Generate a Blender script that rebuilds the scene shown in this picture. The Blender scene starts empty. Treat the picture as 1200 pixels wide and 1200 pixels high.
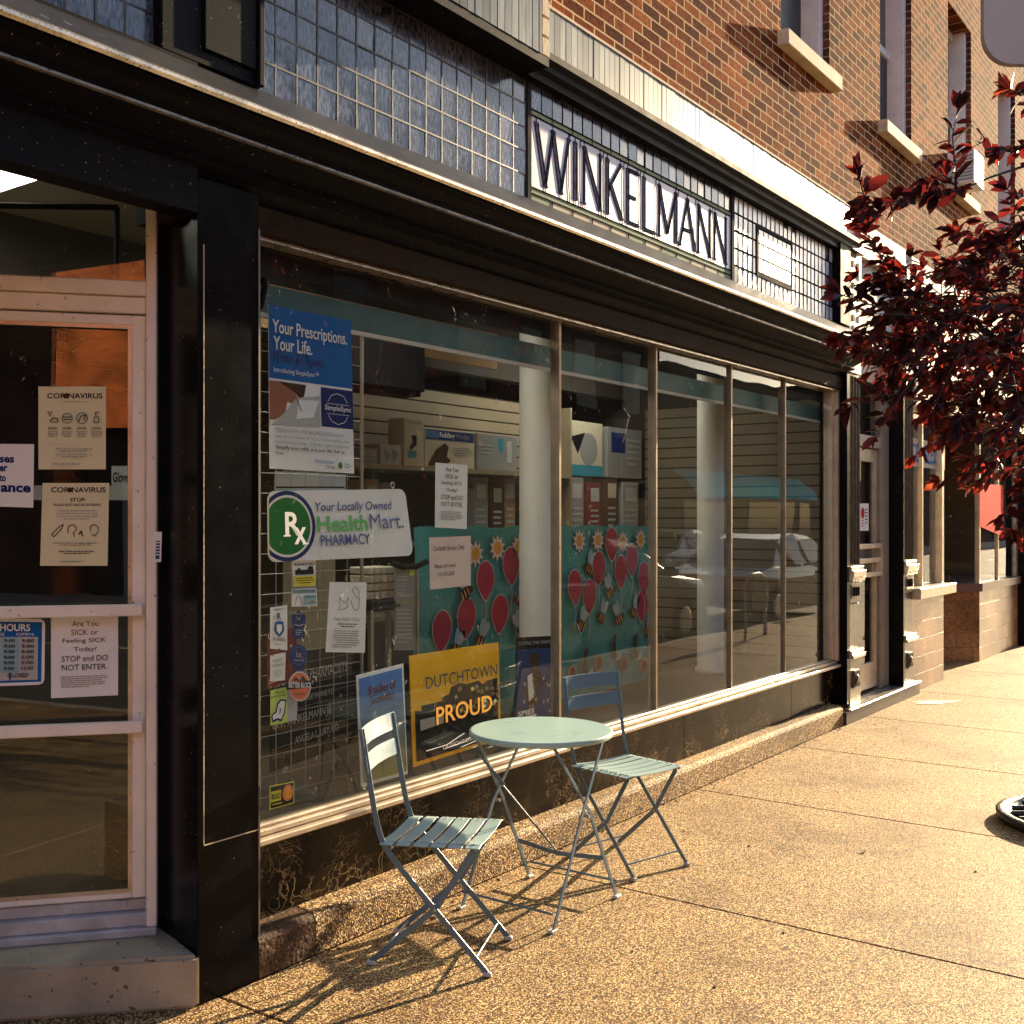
import bpy, bmesh, math, random
from mathutils import Vector, Matrix
random.seed(7)
R = math.radians
scene = bpy.context.scene
col = scene.collection

# ------------------------------------------------------------------ camera, sky, sun, exposure
TH = math.atan2(947, 1300)                      # angle between the view direction and the facade
F, CX, CY = 1300.0, 600.0, 607.0
CAM = Vector((0.0, -2.97, 1.60))
FW = Vector((math.cos(TH), math.sin(TH), 0)); RT = Vector((math.sin(TH), -math.cos(TH), 0))
cd = bpy.data.cameras.new('camera'); cam = bpy.data.objects.new('camera', cd); col.objects.link(cam)
cd.sensor_width = 36; cd.lens = 36 * F / 1200; cd.shift_y = (CY - 600) / 1200
cd.clip_start = 0.05; cd.clip_end = 600
cam.location = CAM
cam.rotation_euler = (R(90), 0, TH - R(90))
scene.camera = cam

sun_dir = Vector((1.0, -0.10, 0.292)).normalized()     # towards the sun
w = bpy.data.worlds.new('World'); scene.world = w; w.use_nodes = True
nt = w.node_tree; nt.nodes.clear()
sk = nt.nodes.new('ShaderNodeTexSky'); sk.sky_type = 'NISHITA'; sk.sun_disc = False
sk.sun_elevation = math.asin(sun_dir.z); sk.sun_rotation = math.atan2(sun_dir.x, sun_dir.y)
sk.air_density = 1.0; sk.dust_density = 1.5; sk.altitude = 100
bgn = nt.nodes.new('ShaderNodeBackground'); bgn.inputs['Strength'].default_value = 0.085
wo = nt.nodes.new('ShaderNodeOutputWorld')
nt.links.new(sk.outputs[0], bgn.inputs[0]); nt.links.new(bgn.outputs[0], wo.inputs[0])
sl = bpy.data.lights.new('sun', 'SUN'); sl.energy = 5.0; sl.angle = R(0.5); sl.color = (1.0, 0.77, 0.48)
so = bpy.data.objects.new('sun', sl); col.objects.link(so)
so.rotation_euler = sun_dir.to_track_quat('Z', 'Y').to_euler(); so.location = (20, -5, 12)
scene.view_settings.view_transform = 'Standard'; scene.view_settings.look = 'None'
scene.view_settings.gamma = 1.0; scene.view_settings.exposure = 1.88
scene.render.engine = 'CYCLES'
scene.cycles.max_bounces = 6; scene.cycles.diffuse_bounces = 3; scene.cycles.glossy_bounces = 3; scene.cycles.transparent_max_bounces = 12
scene.cycles.caustics_reflective = False; scene.cycles.caustics_refractive = False

# ------------------------------------------------------------------ measuring helpers
def ray(px, py):
    return FW + RT * ((px - CX) / F) + Vector((0, 0, 1)) * ((CY - py) / F)
class Plane:                                     # a vertical plane through p0 along direction d
    def __init__(s, p0, d):
        s.p0 = Vector((p0[0], p0[1], 0)); s.d = Vector((d[0], d[1], 0)).normalized()
        n = Vector((s.d.y, -s.d.x, 0))
        if n.dot(CAM - s.p0) < 0: n = -n
        s.n = n
    def at(s, px, py):
        r = ray(px, py); t = (s.p0 - CAM).dot(s.n) / r.dot(s.n)
        return CAM + r * t
def yp(y): return Plane((0, y), (1, 0))
def atx(px, y):                                  # x along the street of a pixel column on plane y
    return yp(y).at(px, 600).x
def atd(px, py, depth):
    return CAM + ray(px, py) * depth

# ------------------------------------------------------------------ materials
MATS = {}
def newmat(name):
    m = bpy.data.materials.new(name); m.use_nodes = True; m.node_tree.nodes.clear()
    MATS[name] = m
    return m, m.node_tree.nodes, m.node_tree.links
def N(ns, t, **kw):
    n = ns.new(t)
    for k, v in kw.items(): setattr(n, k, v)
    return n
def ramp(ns, stops, interp='LINEAR'):
    r = ns.new('ShaderNodeValToRGB'); cr = r.color_ramp; cr.interpolation = interp
    while len(cr.elements) > 1: cr.elements.remove(cr.elements[-1])
    cr.elements[0].position = stops[0][0]; cr.elements[0].color = (*stops[0][1], 1)
    for p, c in stops[1:]:
        e = cr.elements.new(p); e.color = (*c, 1)
    return r
def paint(name, c, rough=0.5, metal=0.0, var=0.15, scale=6, bump=0.1, spots=0.0, spotc=(0.05, 0.03, 0.02), coat=0.0, spec=0.5):
    """surface with uneven tone, uneven gloss, small chips"""
    m, ns, L = newmat(name)
    o = N(ns, 'ShaderNodeOutputMaterial'); b = N(ns, 'ShaderNodeBsdfPrincipled')
    tc = N(ns, 'ShaderNodeTexCoord')
    n1 = N(ns, 'ShaderNodeTexNoise'); n1.inputs['Scale'].default_value = scale; n1.inputs['Detail'].default_value = 6
    L.new(tc.outputs['Object'], n1.inputs['Vector'])
    lo = tuple(x * (1 - var) for x in c); hi = tuple(min(1, x * (1 + var)) for x in c)
    r = ramp(ns, [(0.3, lo), (0.7, hi)]); L.new(n1.outputs['Fac'], r.inputs[0])
    out = r.outputs[0]
    if spots > 0:
        n2 = N(ns, 'ShaderNodeTexNoise'); n2.inputs['Scale'].default_value = scale * 9; n2.inputs['Detail'].default_value = 4
        L.new(tc.outputs['Object'], n2.inputs['Vector'])
        r2 = ramp(ns, [(0.70 - spots, (0, 0, 0)), (0.73 - spots, (1, 1, 1))]); L.new(n2.outputs['Fac'], r2.inputs[0])
        mx = N(ns, 'ShaderNodeMix', data_type='RGBA'); L.new(r2.outputs[0], mx.inputs[0]); L.new(out, mx.inputs[6])
        mx.inputs[7].default_value = (*spotc, 1); out = mx.outputs[2]
    L.new(out, b.inputs['Base Color'])
    mr = N(ns, 'ShaderNodeMapRange'); mr.inputs['To Min'].default_value = max(0.02, rough * 0.8); mr.inputs['To Max'].default_value = min(1, rough * 1.25)
    L.new(n1.outputs['Fac'], mr.inputs[0]); L.new(mr.outputs[0], b.inputs['Roughness'])
    b.inputs['Metallic'].default_value = metal
    b.inputs['Coat Weight'].default_value = coat
    b.inputs['Specular IOR Level'].default_value = spec
    if bump > 0:
        n3 = N(ns, 'ShaderNodeTexNoise'); n3.inputs['Scale'].default_value = scale * 14; n3.inputs['Detail'].default_value = 3
        L.new(tc.outputs['Object'], n3.inputs['Vector'])
        bp = N(ns, 'ShaderNodeBump'); bp.inputs['Strength'].default_value = bump; bp.inputs['Distance'].default_value = 0.004
        L.new(n3.outputs['Fac'], bp.inputs['Height']); L.new(bp.outputs[0], b.inputs['Normal'])
    L.new(b.outputs[0], o.inputs[0])
    return m
def flat(name, c, rough=0.6):
    return paint(name, c, max(rough, 0.75), var=0.05, bump=0.0, spec=0.08)
def emis(name, c, s):
    m, ns, L = newmat(name)
    o = N(ns, 'ShaderNodeOutputMaterial'); e = N(ns, 'ShaderNodeEmission')
    e.inputs[0].default_value = (*c, 1); e.inputs[1].default_value = s
    L.new(e.outputs[0], o.inputs[0]); return m

def glass(name, tint=(0.86, 0.9, 0.88), specks=True, ripple=0.02, extra=0.0):
    m, ns, L = newmat(name)
    o = N(ns, 'ShaderNodeOutputMaterial')
    tr = N(ns, 'ShaderNodeBsdfTransparent'); tr.inputs[0].default_value = (*tint, 1)
    gl = N(ns, 'ShaderNodeBsdfGlossy'); gl.inputs['Roughness'].default_value = 0.0
    fr = N(ns, 'ShaderNodeFresnel'); fr.inputs['IOR'].default_value = 1.5
    tc = N(ns, 'ShaderNodeTexCoord')
    nz = N(ns, 'ShaderNodeTexNoise'); nz.inputs['Scale'].default_value = 1.3; nz.inputs['Detail'].default_value = 1
    L.new(tc.outputs['Object'], nz.inputs['Vector'])
    bp = N(ns, 'ShaderNodeBump'); bp.inputs['Strength'].default_value = 1.0; bp.inputs['Distance'].default_value = ripple * 0.1
    L.new(nz.outputs['Fac'], bp.inputs['Height']); L.new(bp.outputs[0], gl.inputs['Normal'])
    pw = N(ns, 'ShaderNodeMath', operation='POWER'); pw.inputs[1].default_value = 1.25; L.new(fr.outputs[0], pw.inputs[0])
    ma = N(ns, 'ShaderNodeMath', operation='MULTIPLY'); ma.inputs[1].default_value = 1.8
    L.new(pw.outputs[0], ma.inputs[0])
    ad0 = N(ns, 'ShaderNodeMath', operation='ADD', use_clamp=True); ad0.inputs[1].default_value = extra
    L.new(ma.outputs[0], ad0.inputs[0])
    gm = N(ns, 'ShaderNodeNewGeometry'); fb_ = N(ns, 'ShaderNodeMath', operation='SUBTRACT'); fb_.inputs[0].default_value = 1.0
    L.new(gm.outputs['Backfacing'], fb_.inputs[1])
    ad = N(ns, 'ShaderNodeMath', operation='MULTIPLY'); L.new(ad0.outputs[0], ad.inputs[0]); L.new(fb_.outputs[0], ad.inputs[1])
    mx = N(ns, 'ShaderNodeMixShader'); L.new(ad.outputs[0], mx.inputs[0]); L.new(tr.outputs[0], mx.inputs[1]); L.new(gl.outputs[0], mx.inputs[2])
    out = mx.outputs[0]
    if specks:
        # dried drops, scratches and dust
        df = N(ns, 'ShaderNodeBsdfDiffuse'); df.inputs[0].default_value = (0.75, 0.7, 0.6, 1)
        mp = N(ns, 'ShaderNodeMapping'); mp.inputs['Scale'].default_value = (26, 26, 14)
        mp.inputs['Rotation'].default_value = (0, 0.5, 0)
        L.new(tc.outputs['Object'], mp.inputs[0])
        vo = N(ns, 'ShaderNodeTexNoise'); vo.inputs['Scale'].default_value = 1.6; vo.inputs['Detail'].default_value = 2; vo.inputs['Distortion'].default_value = 1.5
        L.new(mp.outputs[0], vo.inputs['Vector'])
        r = ramp(ns, [(0.705, (0, 0, 0)), (0.74, (1, 1, 1))]); L.new(vo.outputs['Fac'], r.inputs[0])
        big = N(ns, 'ShaderNodeTexNoise'); big.inputs['Scale'].default_value = 1.1; big.inputs['Detail'].default_value = 3
        L.new(tc.outputs['Object'], big.inputs['Vector'])
        r3 = ramp(ns, [(0.42, (0.0, 0.0, 0.0)), (0.62, (0.55, 0.55, 0.55))]); L.new(big.outputs['Fac'], r3.inputs[0])
        mu = N(ns, 'ShaderNodeMath', operation='MULTIPLY'); L.new(r.outputs[0], mu.inputs[0]); L.new(r3.outputs[0], mu.inputs[1])
        ad2 = N(ns, 'ShaderNodeMath', operation='ADD', use_clamp=True); L.new(mu.outputs[0], ad2.inputs[0]); ad2.inputs[1].default_value = 0.006
        m2 = N(ns, 'ShaderNodeMixShader'); L.new(ad2.outputs[0], m2.inputs[0]); L.new(out, m2.inputs[1]); L.new(df.outputs[0], m2.inputs[2])
        out = m2.outputs[0]
    L.new(out, o.inputs[0]); return m

def brick_mat(name, cols, mortar, mode='xz', bw=0.205, bh=0.0677, ms=0.011, bumpd=0.006, offset=0.5, rough=0.85):
    m, ns, L = newmat(name)
    o = N(ns, 'ShaderNodeOutputMaterial'); b = N(ns, 'ShaderNodeBsdfPrincipled')
    tc = N(ns, 'ShaderNodeTexCoord'); sp = N(ns, 'ShaderNodeSeparateXYZ'); cb = N(ns, 'ShaderNodeCombineXYZ')
    L.new(tc.outputs['Object'], sp.inputs[0])
    a = {'x': 0, 'y': 1, 'z': 2}
    L.new(sp.outputs[a[mode[0]]], cb.inputs[0]); L.new(sp.outputs[a[mode[1]]], cb.inputs[1])
    wn = N(ns, 'ShaderNodeTexNoise'); wn.inputs['Scale'].default_value = 9; wn.inputs['Detail'].default_value = 3
    L.new(cb.outputs[0], wn.inputs['Vector'])
    wv = N(ns, 'ShaderNodeVectorMath', operation='SCALE'); wv.inputs[3].default_value = 0.006
    L.new(wn.outputs['Color'], wv.inputs[0])
    va = N(ns, 'ShaderNodeVectorMath', operation='ADD'); L.new(cb.outputs[0], va.inputs[0]); L.new(wv.outputs[0], va.inputs[1])
    br = N(ns, 'ShaderNodeTexBrick'); br.offset = offset
    br.inputs['Scale'].default_value = 1; br.inputs['Brick Width'].default_value = bw; br.inputs['Row Height'].default_value = bh
    br.inputs['Mortar Size'].default_value = ms * 0.5; br.inputs['Mortar Smooth'].default_value = 0.25; br.inputs['Bias'].default_value = 0
    br.inputs['Color1'].default_value = (0, 0, 0, 1); br.inputs['Color2'].default_value = (1, 1, 1, 1); br.inputs['Mortar'].default_value = (0.5, 0.5, 0.5, 1)
    L.new(va.outputs[0], br.inputs['Vector'])
    rc = ramp(ns, [(i / (len(cols) - 1) * 0.9 + 0.05, c) for i, c in enumerate(cols)])
    L.new(br.outputs['Color'], rc.inputs[0])
    # stains inside bricks and over the wall
    n2 = N(ns, 'ShaderNodeTexNoise'); n2.inputs['Scale'].default_value = 38; n2.inputs['Detail'].default_value = 5; n2.inputs['Roughness'].default_value = 0.7
    L.new(cb.outputs[0], n2.inputs['Vector'])
    r2 = ramp(ns, [(0.34, (0.35, 0.3, 0.28)), (0.6, (1.2, 1.15, 1.1))]); L.new(n2.outputs['Fac'], r2.inputs[0])
    n4 = N(ns, 'ShaderNodeTexNoise'); n4.inputs['Scale'].default_value = 1.2; n4.inputs['Detail'].default_value = 5
    L.new(cb.outputs[0], n4.inputs['Vector'])
    r4 = ramp(ns, [(0.36, (0.42, 0.39, 0.38)), (0.5, (0.85, 0.84, 0.83)), (0.64, (1.15, 1.12, 1.08))]); L.new(n4.outputs['Fac'], r4.inputs[0])
    m1 = N(ns, 'ShaderNodeMix', data_type='RGBA', blend_type='MULTIPLY'); m1.inputs[0].default_value = 1; L.new(rc.outputs[0], m1.inputs[6]); L.new(r2.outputs[0], m1.inputs[7])
    m2 = N(ns, 'ShaderNodeMix', data_type='RGBA', blend_type='MULTIPLY'); m2.inputs[0].default_value = 1; L.new(m1.outputs[2], m2.inputs[6]); L.new(r4.outputs[0], m2.inputs[7])
    m3 = N(ns, 'ShaderNodeMix', data_type='RGBA'); L.new(br.outputs['Fac'], m3.inputs[0]); L.new(m2.outputs[2], m3.inputs[6]); m3.inputs[7].default_value = (*mortar, 1)
    L.new(m3.outputs[2], b.inputs['Base Color'])
    b.inputs['Roughness'].default_value = rough; b.inputs['Specular IOR Level'].default_value = 0.012 if rough > .5 else .5
    inv = N(ns, 'ShaderNodeMath', operation='SUBTRACT'); inv.inputs[0].default_value = 1; L.new(br.outputs['Fac'], inv.inputs[1])
    ad = N(ns, 'ShaderNodeMath', operation='MULTIPLY_ADD'); L.new(n2.outputs['Fac'], ad.inputs[0]); ad.inputs[1].default_value = 0.35; L.new(inv.outputs[0], ad.inputs[2])
    ad5 = N(ns, 'ShaderNodeMath', operation='MULTIPLY_ADD'); L.new(br.outputs['Color'], ad5.inputs[0]); ad5.inputs[1].default_value = 0.3; L.new(ad.outputs[0], ad5.inputs[2])
    bp = N(ns, 'ShaderNodeBump'); bp.inputs['Strength'].default_value = 0.9; bp.inputs['Distance'].default_value = bumpd
    L.new(ad5.outputs[0], bp.inputs['Height']); L.new(bp.outputs[0], b.inputs['Normal'])
    L.new(b.outputs[0], o.inputs[0]); return m

def aggregate(name, cols, scale=105, bumpd=0.004, wet=False):
    m, ns, L = newmat(name)
    o = N(ns, 'ShaderNodeOutputMaterial'); b = N(ns, 'ShaderNodeBsdfPrincipled')
    tc = N(ns, 'ShaderNodeTexCoord')
    v = N(ns, 'ShaderNodeTexVoronoi'); v.inputs['Scale'].default_value = scale; v.inputs['Randomness'].default_value = 1
    L.new(tc.outputs['Object'], v.inputs['Vector'])
    rnd = N(ns, 'ShaderNodeSeparateColor'); L.new(v.outputs['Color'], rnd.inputs[0])
    rc = ramp(ns, cols); L.new(rnd.outputs[0], rc.inputs[0])
    # sand between the pebbles
    rd = ramp(ns, [(0.42, (0, 0, 0)), (0.62, (1, 1, 1))]); L.new(v.outputs['Distance'], rd.inputs[0])
    mx = N(ns, 'ShaderNodeMix', data_type='RGBA'); L.new(rd.outputs[0], mx.inputs[0]); L.new(rc.outputs[0], mx.inputs[6]); mx.inputs[7].default_value = (0.10, 0.055, 0.025, 1)
    n1 = N(ns, 'ShaderNodeTexNoise'); n1.inputs['Scale'].default_value = 1.4; n1.inputs['Detail'].default_value = 8; n1.inputs['Roughness'].default_value = 0.65
    L.new(tc.outputs['Object'], n1.inputs['Vector'])
    r1 = ramp(ns, [(0.34, (0.58, 0.52, 0.46)), (0.5, (0.95, 0.93, 0.9)), (0.68, (1.12, 1.1, 1.06))]); L.new(n1.outputs['Fac'], r1.inputs[0])
    mu = N(ns, 'ShaderNodeMix', data_type='RGBA', blend_type='MULTIPLY'); mu.inputs[0].default_value = 1; L.new(mx.outputs[2], mu.inputs[6]); L.new(r1.outputs[0], mu.inputs[7])
    # sparse gum spots and stains
    v2 = N(ns, 'ShaderNodeTexVoronoi'); v2.inputs['Scale'].default_value = 2.3; L.new(tc.outputs['Object'], v2.inputs['Vector'])
    r5 = ramp(ns, [(0.03, (0.35, 0.3, 0.28)), (0.045, (1, 1, 1))]); L.new(v2.outputs['Distance'], r5.inputs[0])
    mu2 = N(ns, 'ShaderNodeMix', data_type='RGBA', blend_type='MULTIPLY'); mu2.inputs[0].default_value = 1; L.new(mu.outputs[2], mu2.inputs[6]); L.new(r5.outputs[0], mu2.inputs[7])
    L.new(mu2.outputs[2], b.inputs['Base Color'])
    b.inputs['Roughness'].default_value = 0.7; b.inputs['Specular IOR Level'].default_value = 0.25
    hs = N(ns, 'ShaderNodeMath', operation='SUBTRACT'); hs.inputs[0].default_value = 1; L.new(v.outputs['Distance'], hs.inputs[1])
    h2 = N(ns, 'ShaderNodeMath', operation='MULTIPLY_ADD'); L.new(rnd.outputs[1], h2.inputs[0]); h2.inputs[1].default_value = 0.5; L.new(hs.outputs[0], h2.inputs[2])
    bp = N(ns, 'ShaderNodeBump'); bp.inputs['Strength'].default_value = 1; bp.inputs['Distance'].default_value = bumpd
    L.new(h2.outputs[0], bp.inputs['Height']); L.new(bp.outputs[0], b.inputs['Normal'])
    L.new(b.outputs[0], o.inputs[0]); return m

AGG = [(0.0, (0.03, 0.015, 0.008)), (0.22, (0.16, 0.08, 0.03)), (0.42, (0.50, 0.30, 0.11)), (0.75, (0.80, 0.56, 0.25)), (1.0, (0.95, 0.80, 0.50))]
AGG2 = [(0.0, (0.06, 0.03, 0.018)), (0.3, (0.20, 0.10, 0.05)), (0.65, (0.42, 0.24, 0.11)), (1.0, (0.68, 0.48, 0.28))]
m_walk = aggregate('exposed_aggregate', AGG, 170, 0.0012)
m_curb = aggregate('curb_aggregate', AGG, 120, 0.003)
m_curbdark = aggregate('curb_repair', [(0, (0.03, 0.018, 0.012)), (0.8, (0.09, 0.05, 0.035)), (1.0, (0.3, 0.2, 0.14))], 70, 0.002)
m_brick = brick_mat('orange_brick', [(0.10, 0.032, 0.018), (0.19, 0.052, 0.021), (0.31, 0.092, 0.032), (0.40, 0.145, 0.050), (0.26, 0.070, 0.026), (0.14, 0.040, 0.020), (0.34, 0.108, 0.036)], (0.62, 0.45, 0.26), ms=0.013)
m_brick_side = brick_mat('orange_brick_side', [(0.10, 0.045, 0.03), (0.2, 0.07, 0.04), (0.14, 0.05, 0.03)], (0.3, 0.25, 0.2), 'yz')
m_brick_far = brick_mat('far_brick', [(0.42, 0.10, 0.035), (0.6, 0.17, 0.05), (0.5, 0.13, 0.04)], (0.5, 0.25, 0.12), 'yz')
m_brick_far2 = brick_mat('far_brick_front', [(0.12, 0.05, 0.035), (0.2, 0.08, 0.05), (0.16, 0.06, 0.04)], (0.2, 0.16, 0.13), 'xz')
m_tilebrick = brick_mat('tan_tile_brick', [(0.30, 0.16, 0.07), (0.45, 0.25, 0.11), (0.38, 0.2, 0.09), (0.55, 0.34, 0.17)], (0.16, 0.10, 0.06), 'xz', 0.22, 0.16, 0.008, 0.002, rough=0.3)
m_tilebrick_y = brick_mat('tan_tile_brick_side', [(0.30, 0.16, 0.07), (0.45, 0.25, 0.11), (0.38, 0.2, 0.09)], (0.16, 0.10, 0.06), 'yz', 0.22, 0.16, 0.008, 0.002, rough=0.3)
m_black = paint('black_vitrolite', (0.004, 0.004, 0.005), 0.22, var=0.4, scale=8, bump=0.05, spots=0.0005, spotc=(0.25, 0.2, 0.15), spec=0.12)
m_blackpaint = paint('black_cornice_paint', (0.005, 0.005, 0.008), 0.6, var=0.4, scale=9, bump=0.06, spots=0.0005, spotc=(0.3, 0.25, 0.2), spec=0.08)
m_ledge = paint('cornice_cap_metal', (0.03, 0.03, 0.033), 0.36, metal=0.0, var=0.35, scale=3, bump=0.2, spots=0.004, spotc=(0.2, 0.17, 0.14))
m_lip = paint('bright_metal_lip', (0.62, 0.55, 0.46), 0.28, metal=0.8, var=0.3, scale=14, bump=0.2, spots=0.08, spotc=(0.05, 0.04, 0.03))
m_header = paint('brown_header', (0.018, 0.010, 0.005), 0.75, var=0.5, scale=12, bump=0.4, spots=0.04, spotc=(0.10, 0.06, 0.03), spec=0.1)
m_alu = paint('window_aluminium', (0.60, 0.50, 0.38), 0.34, metal=0.45, var=0.18, scale=10, bump=0.15, spots=0.04, spotc=(0.14, 0.09, 0.05))
m_doorpaint = paint('pink_white_paint', (0.90, 0.84, 0.78), 0.45, var=0.08, scale=7, bump=0.12, spots=0.008, spotc=(0.16, 0.10, 0.07))
m_thresh = paint('threshold_metal', (0.5, 0.5, 0.54), 0.4, metal=0.3, var=0.3, scale=9, bump=0.2, spots=0.01)
m_step = paint('step_concrete', (0.34, 0.29, 0.22), 0.85, var=0.3, scale=3.5, bump=0.7, spots=0.04, spotc=(0.12, 0.09, 0.07))
m_sill = paint('stone_sill', (0.58, 0.48, 0.33), 0.8, var=0.25, scale=6, bump=0.5, spots=0.04, spotc=(0.3, 0.22, 0.14))
m_whitewood = paint('white_window_paint', (0.74, 0.73, 0.74), 0.45, var=0.1, scale=6, bump=0.1, spots=0.02)
m_darkscreen = paint('insect_screen', (0.03, 0.035, 0.04), 0.5, var=0.2, bump=0.0)
m_grey = paint('grey_render', (0.42, 0.42, 0.42), 0.7, var=0.15, scale=3, bump=0.2, spots=0.02)
m_cream = paint('cream_fascia', (0.68, 0.60, 0.46), 0.35, var=0.18, scale=4, bump=0.15, spots=0.03, spotc=(0.3, 0.2, 0.12))
m_iron = paint('painted_cast_iron', (0.10, 0.085, 0.06), 0.32, metal=0.3, var=0.4, scale=14, bump=0.3, spots=0.06, spotc=(0.03, 0.02, 0.02))
m_lead = paint('lead_came', (0.08, 0.075, 0.07), 0.45, metal=0.2, var=0.4, scale=20, bump=0.2)
m_leaddark = paint('dark_lead', (0.006, 0.007, 0.010), 0.95, var=0.4, scale=30, bump=0.0, spec=0.0)
m_letter = paint('letter_glass', (0.075, 0.080, 0.115), 0.95, var=0.5, scale=30, bump=0.0, spec=0.0)
m_lav = paint('opal_glass', (0.37, 0.37, 0.52), 0.35, var=0.08, scale=5, bump=0.1)
m_blueprism = None
def prism():
    m, ns, L = newmat('prism_glass')
    o = N(ns, 'ShaderNodeOutputMaterial'); b = N(ns, 'ShaderNodeBsdfPrincipled')
    tc = N(ns, 'ShaderNodeTexCoord')
    n1 = N(ns, 'ShaderNodeTexNoise'); n1.inputs['Scale'].default_value = 2.5; n1.inputs['Detail'].default_value = 8; n1.inputs['Roughness'].default_value = 0.75
    L.new(tc.outputs['Object'], n1.inputs['Vector'])
    r = ramp(ns, [(0.38, (0.03, 0.035, 0.045)), (0.5, (0.13, 0.15, 0.21)), (0.66, (0.22, 0.25, 0.33))]); L.new(n1.outputs['Fac'], r.inputs[0])
    n2 = N(ns, 'ShaderNodeTexNoise'); n2.inputs['Scale'].default_value = 55; n2.inputs['Detail'].default_value = 5
    mp = N(ns, 'ShaderNodeMapping'); mp.inputs['Scale'].default_value = (1.6, 1, 0.5); L.new(tc.outputs['Object'], mp.inputs[0]); L.new(mp.outputs[0], n2.inputs['Vector'])
    r2 = ramp(ns, [(0.42, (0.25, 0.25, 0.25)), (0.56, (1, 1, 1))]); L.new(n2.outputs['Fac'], r2.inputs[0])
    mu = N(ns, 'ShaderNodeMix', data_type='RGBA', blend_type='MULTIPLY'); mu.inputs[0].default_value = 1; L.new(r.outputs[0], mu.inputs[6]); L.new(r2.outputs[0], mu.inputs[7])
    L.new(mu.outputs[2], b.inputs['Base Color'])
    b.inputs['Roughness'].default_value = 0.14; b.inputs['Specular IOR Level'].default_value = 0.8
    bp = N(ns, 'ShaderNodeBump'); bp.inputs['Strength'].default_value = 0.25; bp.inputs['Distance'].default_value = 0.003
    L.new(n2.outputs['Fac'], bp.inputs['Height']); L.new(bp.outputs[0], b.inputs['Normal'])
    L.new(b.outputs[0], o.inputs[0]); return m
m_prism = prism()
m_prismlight = paint('pale_prism_glass', (0.74, 0.78, 0.80), 0.3, var=0.25, scale=5, bump=0.2, spots=0.03, spotc=(0.1, 0.1, 0.12), spec=0.8)
def glazed():
    m, ns, L = newmat('glazed_tile')
    o = N(ns, 'ShaderNodeOutputMaterial'); b = N(ns, 'ShaderNodeBsdfPrincipled')
    tc = N(ns, 'ShaderNodeTexCoord'); at = N(ns, 'ShaderNodeAttribute'); at.attribute_name = 'rnd'
    r = ramp(ns, [(0.0, (0.012, 0.025, 0.035)), (0.3, (0.05, 0.09, 0.125)), (0.65, (0.11, 0.16, 0.19)), (1, (0.24, 0.28, 0.28))]); L.new(at.outputs['Fac'], r.inputs[0])
    n = N(ns, 'ShaderNodeTexNoise'); n.inputs['Scale'].default_value = 8; n.inputs['Detail'].default_value = 6
    mp = N(ns, 'ShaderNodeMapping'); mp.inputs['Scale'].default_value = (4, 1, 0.6); L.new(tc.outputs['Object'], mp.inputs[0]); L.new(mp.outputs[0], n.inputs['Vector'])
    r2 = ramp(ns, [(0.3, (0.45, 0.42, 0.4)), (0.6, (1.1, 1.1, 1.1))]); L.new(n.outputs['Fac'], r2.inputs[0])
    mu = N(ns, 'ShaderNodeMix', data_type='RGBA', blend_type='MULTIPLY'); mu.inputs[0].default_value = 1; L.new(r.outputs[0], mu.inputs[6]); L.new(r2.outputs[0], mu.inputs[7])
    L.new(mu.outputs[2], b.inputs['Base Color']); b.inputs['Roughness'].default_value = 0.42; b.inputs['Specular IOR Level'].default_value = 0.2
    L.new(b.outputs[0], o.inputs[0]); return m
m_glazed = glazed()
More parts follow.
